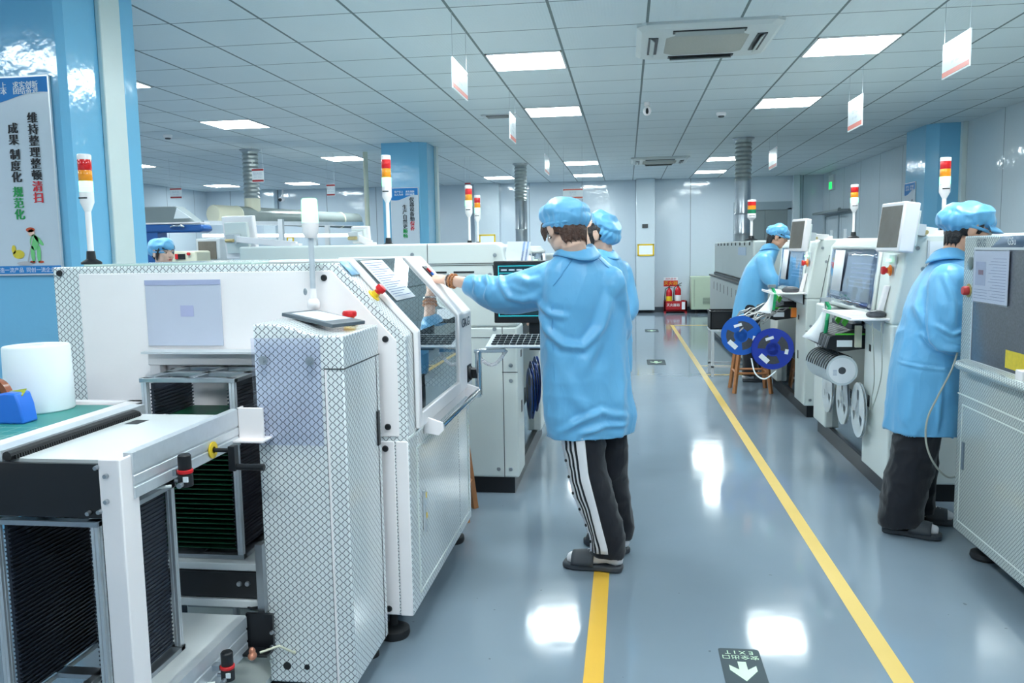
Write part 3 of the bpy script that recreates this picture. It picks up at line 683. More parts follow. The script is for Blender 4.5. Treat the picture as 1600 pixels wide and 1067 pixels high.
    # lower front door, handle slot, seam
    sm = MB().box((xf, 2.80, .758), (xf+.004, y1, .766)); sm.build('seam', mat('pale_seam', (236, 240, 238), .3), t)
    z0, z1, ya, yb = .15, .70, 2.90, 3.87; e = .004
    MB().box((xf, ya, z0), (xf+.003, ya+e, z1)).box((xf, yb, z0), (xf+.003, yb+e, z1)).box((xf, ya, z0), (xf+.003, yb, z0+e)).box((xf, ya, z1), (xf+.003, yb, z1+e)).build('door_outline', M_CREAM, t)
    MB().box((xf+.001, 2.97, .36), (xf+.008, 2.99, .52)).build('door_handle', M_ALU, t)
    MB().box((xf+.001, 3.01, .48), (xf+.003, 3.03, .50)).box((xf+.001, 3.01, .40), (xf+.003, 3.03, .42)).build('warning_stickers', M_YEL, t)
    # grab handle
    h = MB()
    for yy in (3.01, 3.80): h.prism([(xf+.002, .735), (xf+.06, .725), (xf+.08, .745), (xf+.075, .775), (xf+.002, .80)], 'y', yy, yy+.012)
    hd = h.box((xf+.001, 3.01, .73), (xf+.008, 3.81, .80)).build('handle_bracket', M_WHITE, t, bevel=.002)
    MB().cyl((xf+.07, 3.02, .758), (xf+.07, 3.80, .758), .014).build('handle_bar', M_CHROME, hd)
    # feet
    for (fx, fy) in ((-.86, 2.86), (-.85, 3.86), (-1.98, 2.88), (-1.98, 3.86)):
        MB().lathe([(.055, 0), (.06, .012), (.058, .03), (.035, .042), (.016, .045), (.014, .11)], (fx, fy, 0), (0, 0, 1)).build('levelling_foot', [M_RUBBER], t)
    # top plate details
    MB().box((-2.0, 2.85, zt), (-1.34, 3.9, zt+.008)).build('top_plate', mat('glass_green_top', (196, 214, 208), .15, var=.02), t, bevel=.002)
    # keyboard arm and monitor stalk
    a = MB().tube([(xf+.0, 3.92, .72), (xf+.05, 3.96, .72)], .012).obox((xf+.02, 3.955, .715), (.035, 0, 0), (0, .012, 0), (0, 0, .012)).cyl((xf+.045, 3.96, .71), (xf+.045, 3.96, .93), .017).obox((xf+.10, 3.98, .93), (.075, .015, 0), (0, .014, 0), (0, 0, .010))
    a.build('keyboard_arm', M_CHROME, t, bevel=.003)
    c = [Vector((-.715, 3.965, .90)).lerp(Vector((-.585, 4.0, .93)), i/40)+Vector((0, 0, -.055*math.sin(PI*i/40))) for i in range(41)]
    MB().tube(c, [.0065+.004*(i % 2) for i in range(41)], 8).build('spiral_cable', M_WHITE, t, smooth=10)
    return t
printer_near()

# keyboard on its tray, monitor
t = thing('keyboard', (-.52, 4.04, .95), 'silver keyboard on a tray arm between the printer and the worker', 'keyboard')
MB().prism([(3.94, .945), (4.16, .985), (4.16, .993), (3.94, .955)], 'x', -.68, -.22).build('base', M_GREYP, t, bevel=.003)
kk = MB()
for r in range(5):
    for c in range(14):
        x = -.655+c*.031; y = 3.965+r*.037; z = .955+(y-3.94)*.173+.004
        kk.box((x, y, z-.002), (x+.026, y+.030, z+.004))
kk.build('keys', mat('key_grey', (52, 58, 64), .5), t)
t = thing('printer_monitor', (-.45, 4.22, 1.05), 'black monitor with dark screen and teal outline, half hidden behind worker', 'monitor')
MB().box((-.675, 4.20, 1.045), (-.245, 4.235, 1.362)).build('casing', M_BLACKP, t, bevel=.006)
sc = MB().box((-.655, 4.196, 1.075), (-.265, 4.20, 1.345)).build('screen', M_SCREENK, t)
o = MB(); y = 4.195
for (a, b, c, d) in ((-.65, 1.08, -.27, 1.083), (-.65, 1.335, -.27, 1.338), (-.65, 1.08, -.647, 1.338), (-.65, 1.30, -.27, 1.302)): o.box((a, y, b), (c, y+.001, d))
o.build('screen_outline', M_CYAN, sc)
MB().box((-.635, 4.194, 1.10), (-.575, 4.196, 1.165)).build('preview_image', M_SCREENW, sc)
o = MB()
for k in range(3): o.box((-.555+k*.035, 4.194, 1.115), (-.53+k*.035, 4.195, 1.13))
for k in range(5): o.box((-.64, 4.194, 1.28-k*.012), (-.60, 4.195, 1.285-k*.012))
o.build('screen_text', M_LIME, sc)
o = MB()
for k in range(4): o.box((-.635+k*.04, 4.194, 1.313), (-.605+k*.04, 4.195, 1.320))
o.build('menu_text', M_SCREENW, sc)
MB().box((-.50, 4.24, .90), (-.42, 4.28, 1.2)).box((-.55, 4.16, .93), (-.35, 4.3, .945)).build('stand', M_BLACKP, t)

# ------------------------------------------------------------------ board loader with its magazine conveyors
def loader():
    t = thing('board_loader', (-1.2, 2.4, 0), 'board loader: mesh wrapped cabinet with touch screen joined to white and aluminium conveyor frame', 'machine')
    x0, x1, y0, y1 = -1.13, -.846, 2.385, 2.745
    prof = [(x0, .06), (x1, .06), (x1, 1.172), (-.90, 1.171), (-.96, 1.180), (-1.01, 1.196), (-1.05, 1.206), (x0, 1.207)]
    MB().prism(prof, 'y', y0, y1).build('cabinet_body', M_MESH, t, bevel=.006)
    # door strip and seams
    MB().box((-.906, y0-.003, .06), (-.900, y0, 1.068)).build('door_edge', M_WHITE, t)
    MB().box((-.908, y0-.0015, .06), (-.906, y0, 1.072)).box((-.908, y0-.0015, 1.068), (x1+.001, y0, 1.072)).box((x1, y0, 1.068), (x1+.0015, y1, 1.072)).build('seam', M_DARK, t)
    MB().box((x1, 2.69, .76), (x1+.006, 2.715, .88)).build('door_handle', M_BLACKP, t, bevel=.002)
    MB().box((x1, 2.705, .06), (x1+.0015, 2.708, 1.068)).build('seam', M_DARK, t)
    s = MB().box((-1.133, y0-.012, .835), (-.915, y0-.006, 1.165)).build('acrylic_guard', M_VIOLET, t, bevel=.001)
    for (px, py) in ((411, 563), (484, 564)):
        p = SY(px, py, y0-.012); MB().cyl((p.x, y0, p.z), (p.x, y0-.022, p.z), .009, .008, 6).cyl((p.x, y0-.012, p.z), (p.x, y0-.015, p.z), .014).build('bolt', M_STEEL, t)
    for (px, py, r) in ((449, 1040, .013), (480, 1042, .009)):
        p = SY(px, py, y0); MB().cyl((p.x, y0+.001, p.z), (p.x, y0-.002, p.z), r).build('cable_hole', M_BLACKP, t)
    # touch panel lying on the slope
    p = [Vector((-1.10, 2.675, 1.225)), Vector((-.965, 2.735, 1.196)), Vector((-.855, 2.56, 1.182)), Vector((-.90, 2.39, 1.184))]
    c = sum(p, Vector())/4
    quad = [Vector((-1.085, 2.60, 1.218)), Vector((-.99, 2.72, 1.205)), Vector((-.855, 2.60, 1.184)), Vector((-.93, 2.42, 1.184))]
    u = Vector((.225, -.10, -.034)).normalized(); v = Vector((.05, .115, 0)); v = (v-u*v.dot(u)).normalized(); n = u.cross(v)
    c = Vector((-.975, 2.575, 1.208)); hp = MB().obox(c, u*.112, v*.075, n*.006).build('touch_panel', mat('panel_bezel', (86, 96, 104), .35), t, bevel=.002)
    MB().obox(c+n*.0065-u*.012, u*.075, v*.058, n*.001).build('screen', M_SCREENW, hp)
    estop(t, (-.93, 2.70, 1.176), (0, 0, 1), .019)
    # lower white shelves, black boxes seen under the conveyor
    MB().box((-1.62, 2.44, .40), (-1.14, 2.78, .425)).box((-1.62, 2.42, .285), (-1.14, 2.78, .31)).build('shelf', M_PLATE, t, bevel=.003)
    bk = MB().box((-1.60, 2.43, .315), (-1.15, 2.455, .398)).build('black_panel', M_BLACK, t)
    for px in (374, 387):
        p = SY(px, 912, 2.43); screw(bk, (p.x, 2.43, p.z), (0, -1, 0), .009, M_STEEL)
    MB().box((-1.62, 2.76, .06), (-1.14, 2.785, .285)).build('rear_wall', M_CREAM, t)
    MB().cyl((-1.395, 2.70, .07), (-1.395, 2.70, .27), .012).cyl((-1.395, 2.70, .07), (-1.395, 2.70, .10), .02).cyl((-1.60, 2.74, .14), (-1.15, 2.74, .14), .008).build('guide_rods', M_STEEL, t)
    MB().box((-1.585, 1.80, .045), (-1.14, 2.78, .065)).build('base_plate', M_CREAM, t)
    MB().box((-1.148, 2.36, .30), (-1.125, 2.39, .52)).build('lift_bracket', M_STEEL, t)
    MB().box((-1.70, 2.75, 0.0), (-1.66, 2.79, 1.08)).box((-1.28, 2.765, .3), (-1.25, 2.785, 1.02)).box((-1.70, 2.74, 1.03), (-1.13, 2.785, 1.075)).build('white_gantry', M_WHITE, t, bevel=.003)
    MB().box((-1.70, 2.70, 1.075), (-1.13, 2.785, 1.082)).build('gantry_shelf', M_GREYP, t)
    MB().ell((-1.62, 2.735, 1.0), .018, .02, .012).ell((-1.60, 2.73, 1.01), .012, .02, .010).build('cable_clamp', M_BLACKP, t)
    # ---- upper conveyor
    ya, yb = 1.775, 2.36
    def rail(xa, xb, z0, z1, ya, yb, name='side_rail', m=M_ALU):
        zs = [z0, z0+.026, z0+.029, z0+.032, z0+.034, z0+.055, z0+.057, z0+.060, z0+.062, z1]
        dx = (xb-xa); g = .003 if dx > 0 else -.003
        pr = [(xa, z0), (xb, z0), (xb, zs[1]), (xb-g, zs[2]), (xb-g, zs[3]), (xb, zs[4]), (xb, zs[5]), (xb-g, zs[6]), (xb-g, zs[7]), (xb, zs[8]), (xb, z1), (xa, z1)]
        return MB().prism(pr, 'y', ya, yb).build(name, m, t, smooth=20)
    rail(-1.20, -1.175, .838, .950, ya+.03, yb)
    rail(-1.497, -1.545, .838, .957, ya, yb+.02)
    MB().box((-1.497, ya+.02, .900), (-1.20, yb-.02, .935)).build('top_plate', M_PLATE, t, bevel=.001)
    bt = MB().tube([(-1.484, ya-.0, .944), (-1.484, yb-.06, .944), (-1.484, yb-.045, .938), (-1.484, yb-.04, .93)], .012, 10)
    bt.build('belt', M_RUBBER, t)
    te = MB()
    for k in range(60): yy = ya+.01+k*.0088; te.box((-1.473, yy, .935), (-1.467, yy+.004, .945))
    te.build('belt_teeth', M_RUBBER, t)
    MB().box((-1.445, 2.19, .9352), (-1.405, 2.25, .9358)).build('slot_mark', M_BLACKP, t)
    MB().box((-1.585, ya-.012, .80), (-1.232, ya, .932)).box((-1.585, ya-.01, .80), (-1.575, ya+.3, .932)).build('end_plate', M_BLACK, t, bevel=.001)
    # white corner post, L shaped
    post = MB().box((-1.236, ya-.016, 0.0), (-1.183, ya-.008, .945)).box((-1.188, ya-.016, 0.0), (-1.180, ya+.055, .945)).build('corner_post', M_WHITE, t, bevel=.003)
    for (px, py) in ((150, 731), (165, 744), (166, 784), (155, 800), (138, 802)):
        p = SY(px, py, ya-.02); MB().cyl((p.x, ya-.014, p.z), (p.x, ya-.026, p.z), .006, .005, 10).build('bolt', M_STEEL, t)
    # white bracket joining rail and cabinet
    MB().prism([(-1.178, .955), (-1.095, .955), (-1.095, .85), (-1.178, .85)], 'y', yb-.01, yb).box((-1.178, yb-.05, .855), (-1.08, y0, .862)).box((-1.178, yb-.01, .86), (-1.172, y0, .955)).build('joining_bracket', M_WHITE, t, bevel=.002)
    # crank through a yellow ring
    p = SX(333, 703, -1.172)
    MB().lathe([(.024, 0), (.024, .004), (.010, .005), (.010, .0)], (-1.174, p.y, p.z), (1, 0, 0)).build('yellow_ring', M_YEL, t)
    c = Vector((-1.17, p.y, p.z))
    cr = MB().cyl(c, c+Vector((.052, 0, 0)), .006).obox(c+Vector((.058, 0, -.022)), (.010, 0, 0), (0, .013, 0), (0, 0, .036)).cyl(c+Vector((.06, 0, -.048)), c+Vector((.15, 0, -.048)), .009, .010)
    cr.build('crank_handle', M_BLACK, t, bevel=.002)
    def regulator(px, py, X, s=1.0, tilt=0):
        q = SX(px, py, X)
        rg = MB().lathe([(.016, -.02), (.019, -.018), (.019, .012), (.015, .016)], q, (0, 0, 1)).lathe([(.015, .024), (.017, .028), (.017, .062), (.014, .066), (.002, .067)], q, (0, 0, 1)).build('air_regulator', M_BLACKP, t)
        MB().lathe([(.019, .016), (.0205, .018), (.0205, .024), (.019, .026)], q, (0, 0, 1)).build('red_collar', M_RED, rg)
        MB().cyl(q+Vector((-.03, 0, -.006)), q+Vector((.0, 0, -.006)), .006).cyl(q+Vector((.0, -.02, -.010)), q+Vector((0, -.035, -.010)), .007).box(q+Vector((-.045, -.01, .01)), q+Vector((-.02, .012, .026))).build('fitting', M_STEEL, rg)
        MB().box(q+Vector((.004, -.0205, -.004)), q+Vector((.017, -.016, .010))).build('label', M_SIGN, rg)
        MB().tube([q+Vector((-.02, -.035, -.01)), q+Vector((-.07, -.05, -.014)), q+Vector((-.12, -.02, -.02))], .004).build('air_tube', M_CREAM, rg)
    regulator(290, 748, -1.145)
    # ---- lower conveyor
    MB().box((-1.46, 1.85, .255), (-1.19, 2.39, .275)).build('lower_plate', M_PLATE, t)
    def lrail(xa, xb):
        z0, z1 = .185, .30; return MB().prism([(xa, z0), (xb, z0), (xb, z0+.03), (xb-.003, z0+.033), (xb-.003, z0+.037), (xb, z0+.04), (xb, z0+.07), (xb-.003, z0+.073), (xb-.003, z0+.077), (xb, z0+.08), (xb, z1), (xa, z1)], 'y', 1.82, 2.33).build('lower_rail', M_ALU, t, smooth=20)
    lrail(-1.20, -1.172)
    MB().box((-1.18, 2.34, .19), (-1.093, 2.352, .305)).box((-1.18, 2.29, .19), (-1.093, 2.352, .197)).build('lower_bracket', M_BLACK, t)
    for py in (989, 1012, 1033):
        q = SY(424, py, 2.335); screw(t, (q.x, 2.34, q.z), (0, -1, 0), .007, M_STEEL)
    regulator(356, 1052, -1.13)
    a = Vector((-1.12, 2.30, .20)); MB().tube([a, a+Vector((.05, .03, .01)), (-1.04, y0-.01, .165), (-1.045, y0, .165)], .004).build('air_tube', M_FOAMC, t)
    MB().ell((-1.12, 2.25, .215), .013, .016, .012).ell((-1.125, 2.26, .225), .010, .010, .012).build('pipe_fitting', mat('copper_fitting', (196, 130, 104), .4, metal=.4), t)
    MB().tube([(-1.25, 2.44, .30), (-1.2, 2.42, .285), (-1.15, 2.42, .295), (-1.13, 2.43, .33)], .005).build('cable', M_BLACKP, t)
    for (fx, fy) in ((-1.20, 1.80), (-1.56, 1.82), (-1.05, 2.5), (-.9, 2.7)):
        MB().lathe([(.03, 0), (.03, .012), (.012, .02), (.012, .06)], (fx, fy, 0), (0, 0, 1)).build('levelling_foot', M_RUBBER, t)
    return t
loader()
# single lamp on the cabinet
t = thing('signal_lamp', (-1.05, 2.70, 1.21), 'tall white pole lamp with one lit green lens standing on the mesh wrapped cabinet', 'signal light')
bx, by, bz = -1.055, 2.70, 1.205
MB().prism([(bx-.05, by-.03), (bx+.02, by-.035), (bx+.05, by+.02), (bx-.02, by+.03)], 'z', bz, bz+.008).lathe([(.012, 0), (.014, .03)], (bx, by, bz), (0, 0, 1)).ell((bx, by, bz+.04), .022, .02, .026).cyl((bx, by, bz+.05), (bx, by, bz+.095), .013, .012).build('swivel_base', M_WHITE, t)
MB().ell((bx-.02, by-.02, bz+.085), .007, .003, .012).build('key', M_STEEL, t)
_z = SY(484, 372, by).z; _z2 = SY(484, 348, by).z; _z3 = SY(484, 310, by).z
MB().cyl((bx, by, bz+.09), (bx, by, _z), .0095).build('pole', M_ALU, t)
MB().lathe([(.0175, 0), (.0265, .018), (.028, _z2-_z)], (bx, by, _z), (0, 0, 1)).build('lamp_body', M_WHITE, t)
MB().lathe([(.028, 0), (.026, _z3-_z2-.006), (.022, _z3-_z2)], (bx, by, _z2), (0, 0, 1)).build('lit_lens', M_LITG, t)

# ------------------------------------------------------------------ magazines
def magazine(x0, x1, y0, y1, z0, z1, label, slots=24):
    t = thing('board_magazine', ((x0+x1)/2, (y0+y1)/2, z0), label, 'magazine rack', 'slotted board magazines in the loader')
    p = .018
    for (a, b) in ((x0, y0), (x1-p, y0), (x0, y1-p), (x1-p, y1-p)):
        m = MB().prism([(a, b), (a+p*.4, b), (a+p*.5, b+p*.12), (a+p*.6, b), (a+p, b), (a+p, b+p*.4), (a+p*.88, b+p*.5), (a+p, b+p*.6), (a+p, b+p), (a, b+p)], 'z', z0+.01, z1-.012); m.build('post', M_ALU, t)
    for (za, zb, nm) in ((z1-.014, z1, 'top_frame'), (z0, z0+.014, 'bottom_frame')):
        m = MB().box((x0-.004, y0-.004, za), (x1+.004, y0+.022, zb)).box((x0-.004, y1-.022, za), (x1+.004, y1+.004, zb)).box((x0-.004, y0, za), (x0+.03, y1, zb)).box((x1-.03, y0, za), (x1+.004, y1, zb))
        m.box((x0, (y0+y1)/2-.02, za), (x1, (y0+y1)/2+.02, zb)).box(((x0+x1)/2-.012, y0, za), ((x0+x1)/2+.012, y1, zb))
        m.build(nm, M_STEEL, t, bevel=.0015)
    n = int((z1-z0-.05)/.0115)
    for (xa, xb, s) in ((x0+.022, x0+.030, 1), (x1-.030, x1-.022, -1)):
        m = MB().box((xa, y0+.02, z0+.02), (xb, y1-.02, z1-.02))
        xi = xb if s > 0 else xa; xo = xa if s > 0 else xb
        for k in range(n):
            zz = z0+.026+k*.0115
            m.box((xi, y0+.02, zz), (xi+s*.006, y1-.02, zz+.004))
            m.box((xo, y0+.02, zz), (xo-s*.004, y1-.02, zz+.004))
        m.build('slotted_wall', M_TOOTH, t)
    return t
magazine(-1.575, -1.285, 1.81, 2.16, .275, .775, 'tall black slotted magazine in aluminium frame, empty, under the conveyor beside the white post')
magazine(-1.565, -1.245, 2.475, 2.755, .426, 1.025, 'black slotted magazine holding green circuit boards behind the conveyor plate')
for k in range(24):
    z = .455+k*.0165 if k < 22 else (.855+(k-22)*.03)
    b = MB().box((-1.532, 2.49, z), (-1.278, 2.74, z+.0016)).build('circuit_board', M_PCB)
    tag(b, 'green circuit board slid into the magazine behind the conveyor', 'circuit board', 'circuit boards in the magazine')

# ------------------------------------------------------------------ table with mat, roll and tape dispenser
t = thing('work_table', (-2.1, 1.95, 0), 'white edged worktable with a green mat beside the conveyor', 'table')
MB().box((-2.65, 1.2, .885), (-1.60, 2.56, .925)).build('table_top', M_WHITE, t, bevel=.004)
MB().box((-2.65, 1.2, .925), (-1.60, 1.23, .94)).box((-1.66, 1.2, .925), (-1.60, 2.56, .937)).box((-2.65, 2.53, .925), (-1.60, 2.56, .937)).build('table_rim', M_WHITE, t, bevel=.003)
for (lx, ly) in ((-2.62, 1.22), (-1.66, 1.22), (-2.62, 2.5), (-1.66, 2.5)): MB().box((lx, ly, 0), (lx+.04, ly+.04, .885)).build('leg', M_ALU, t)
m, nt, b = newmat('cutting_mat_grid', .45)
_x, _y, _zz, _g = world_xyz(nt); _l = math_n(nt, 'MAXIMUM', line_mask(nt, _x, .05, 0, .0008), line_mask(nt, _y, .05, 0, .0008))
_l = math_n(nt, 'MULTIPLY', _l, math_n(nt, 'LESS_THAN', _y, 2.16))
nt.links.new(mixrgb(nt, _l, mixrgb(nt, noise_n(nt, 6, 3), lin((40, 128, 122)), lin((62, 150, 142))), lin((196, 220, 200))), b.inputs['Base Color'])
mt = box('cutting_mat', (-2.6, 1.25, .9255), (-1.675, 2.50, .930), m); tag(mt, 'green cutting mat with pale grid lying on the worktable', 'mat')
t = thing('wipe_roll', (-1.885, 2.42, .93), 'tall white paper roll standing on the green mat', 'paper roll')
MB().lathe([(.098, 0), (.101, .004), (.098, .205), (.095, .21), (.03, .2105), (.03, .205)], (-1.885, 2.42, .93), (0, 0, 1), 40).build('roll', M_ROLL, t)
MB().lathe([(.03, .0), (.03, .2112), (.024, .2112), (.024, .0)], (-1.885, 2.42, .93), (0, 0, 1)).build('core', M_PAPER, t)
t = thing('tape_dispenser', (-1.84, 2.20, .93), 'blue desktop tape dispenser in front of the white roll', 'tape dispenser')
_q = SZ(65, 655, .93)
MB().prism([(_q.x-.30, .93), (_q.x, .93), (_q.x-.008, .985), (_q.x-.02, 1.022), (_q.x-.055, 1.024), (_q.x-.12, 1.012), (_q.x-.20, 1.0), (_q.x-.26, .98), (_q.x-.30, .95)], 'y', 2.19, 2.255).build('body', M_BLUEP, t, bevel=.006)
MB().lathe([(.055, -.012), (.055, .012), (.035, .012), (.035, -.012)], (_q.x-.115, 2.222, 1.008), (0, 1, 0), 36).build('tape_roll', mat('brown_tape', (150, 80, 50), .2, coat=.5), t)
MB().lathe([(.036, -.014), (.036, .014), (.002, .014), (.002, -.014)], (_q.x-.115, 2.222, 1.008), (0, 1, 0), 30).build('tape_core', M_BLACKP, t)
MB().add([(_q.x-.10, 2.21, 1.019), (_q.x-.10, 2.235, 1.019), (_q.x-.015, 2.235, 1.03), (_q.x-.012, 2.21, 1.012)], [(0, 1, 2, 3)]).build('tape_end', mat('olive_tape', (150, 160, 40), .3), t, solid=.001)

# ------------------------------------------------------------------ posters on the columns
def poster(O, u, w, h, col1, col2, red, green, label, figure=False, ts=.13, b1=.79, b2=.742):
    # O: lower left corner, u: reading direction
    u = Vector(u); v = Vector((0, 0, 1)); n = u.cross(v); O = Vector(O)
    t = thing('wall_poster', tuple(O+u*w/2), label, 'poster', 'long slogan posters on the blue columns')
    P2 = lambda a, b, e=0.0: O+u*(a*w)+v*(b*h)+n*e
    MB().obox(P2(.5, .5, .004), u*w/2, v*h/2, n*.004).build('board', M_PGREY, t)
    e = .010
    hd = [P2(0, 1, e)] + [P2(i/20, .88+.018*math.sin(i/20*5.2+3.6)-.028*(1-i/20)*0+.028*(i/20), e) for i in range(21)] + [P2(1, 1, e)]
    MB().add(hd, [tuple(range(len(hd)))]).build('header_band', M_PBLUE, t)
    ft = [P2(0, 0, e), P2(1, 0, e), P2(1, .045, e), P2(0, .045, e)]
    MB().add(ft, [(0, 1, 2, 3)]).build('footer_band', M_PBLUE, t)
    s = w*.072
    for w4, a4, b4 in (('客户至上', .29, .957), ('求实创新', .70, .957), ('以人为本', .29, .927), ('团结奋进', .70, .927)):
        MB().text(w4, P2(a4, b4, e+.001), u, v, s*1.15).text(w4, P2(a4+.006, b4, e+.0012), u, v, s*1.15).build('header_lettering', M_TXTW, t)
    for w4, a4 in (('共造一流产品', .30), ('同创一流企业', .72)): MB().text(w4, P2(a4, .022, e+.001), u, v, s*.9).build('footer_lettering', M_TXTW, t)
    s2 = w*ts; blk, rd, gr = MB(), MB(), MB()
    for (cx, word, hi, tgt, b0) in ((.755, col1, red, rd, b1), (.49, col2, green, gr, b2)):
        adv = 0
        for i, ch in enumerate(word):
            if ch == ' ': adv += .3; continue
            for q in (0, .008, .014): (tgt if i >= len(word)-hi else blk).text(ch, P2(cx+q, b0-adv*s2*1.03/h, e+.001+q*.02), u, v, s2*1.05)
            adv += 1
        blk.build('black_lettering', M_TXT, t); blk = MB()
    if rd.v: rd.build('red_lettering', M_TXTR, t)
    if gr.v: gr.build('green_lettering', M_TXTG, t)
    fr = MB().obox(P2(0, .5, .006), u*.004, v*h/2, n*.006).obox(P2(1, .5, .006), u*.004, v*h/2, n*.006).obox(P2(.5, 1, .006), u*w/2, v*.004, n*.006).obox(P2(.5, 0, .006), u*w/2, v*.004, n*.006)
    fr.build('frame', M_ALU, t)
    if figure:
        g = MB(); cx, cy, k = .62, .14, h*.0009
        def el(mb, a, b, ra, rb, rot=0, n2=18):
            mb.add([P2(a, b, e+.0015)+u*(ra*math.cos(2*PI*i/n2)*math.cos(rot)-rb*math.sin(2*PI*i/n2)*math.sin(rot))+v*(ra*math.cos(2*PI*i/n2)*math.sin(rot)+rb*math.sin(2*PI*i/n2)*math.cos(rot)) for i in range(n2)], [tuple(range(n2))])
        el(g, .66, .165, .024, .040); el(g, .63, .105, .011, .042, .05); el(g, .71, .105, .011, .042, -.05); el(g, .72, .175, .035, .010, -.8)
        g.build('cleaner_drawing', mat('cartoon_green', (120, 206, 130), .6), t)
        g = MB(); el(g, .63, .215, .018, .018); g.build('cleaner_face', mat('cartoon_skin', (240, 200, 180), .6), t)
        g = MB(); el(g, .62, .230, .024, .012); g.build('cleaner_cap', mat('cartoon_red', (206, 84, 50), .6), t)
        for q in (.62, .73): g = MB(); el(g, q, .064, .016, .006); g.build('cleaner_shoe', _M['cartoon_red'], t)
        g = MB(); el(g, .44, .105, .032, .022); el(g, .38, .13, .012, .022); g.build('mop_bucket', mat('cartoon_yellow', (228, 204, 60), .6), t)
        g = MB().obox(P2(.60, .13, e+.002), (u*.3+v).normalized()*.065, n*.0005, (v*-.3+u)*.002); el(g, .52, .058, .045, .010); g.build('mop', mat('cartoon_grey', (190, 186, 190), .6), t)
_a = SY(80, 118, 3.795); _b = SY(100, 428, 3.795)
_h = _a.z-_b.z+.0
poster((-3.182, 3.795, _b.z-.0), (1, 0, 0), .41, _h, '维持整理整顿清扫', '成果 制度化 规范化', 2, 3, 'long white slogan poster with a cartoon cleaner on the near blue column', True)
_a = SY(651, 293, 11.095)
poster((_a.x-.36, 11.095, 1.02), (1, 0, 0), .38, _a.z-1.02, '仪器设备勤保养', '生产自然更顺畅', 2, 2, 'white slogan poster with blue header on the second blue column, behind signal tower', ts=.165, b1=.87, b2=.79)
_a = SX(1410, 255, 3.697); _b = SX(1424, 258, 3.697)
poster((3.697, 11.88, 1.02), (0, -1, 0), .42, 1.18, '严格控制生产流程', '确保产品零缺陷', 0, 0, 'slogan poster on the blue column by the side wall, seen at a steep angle')

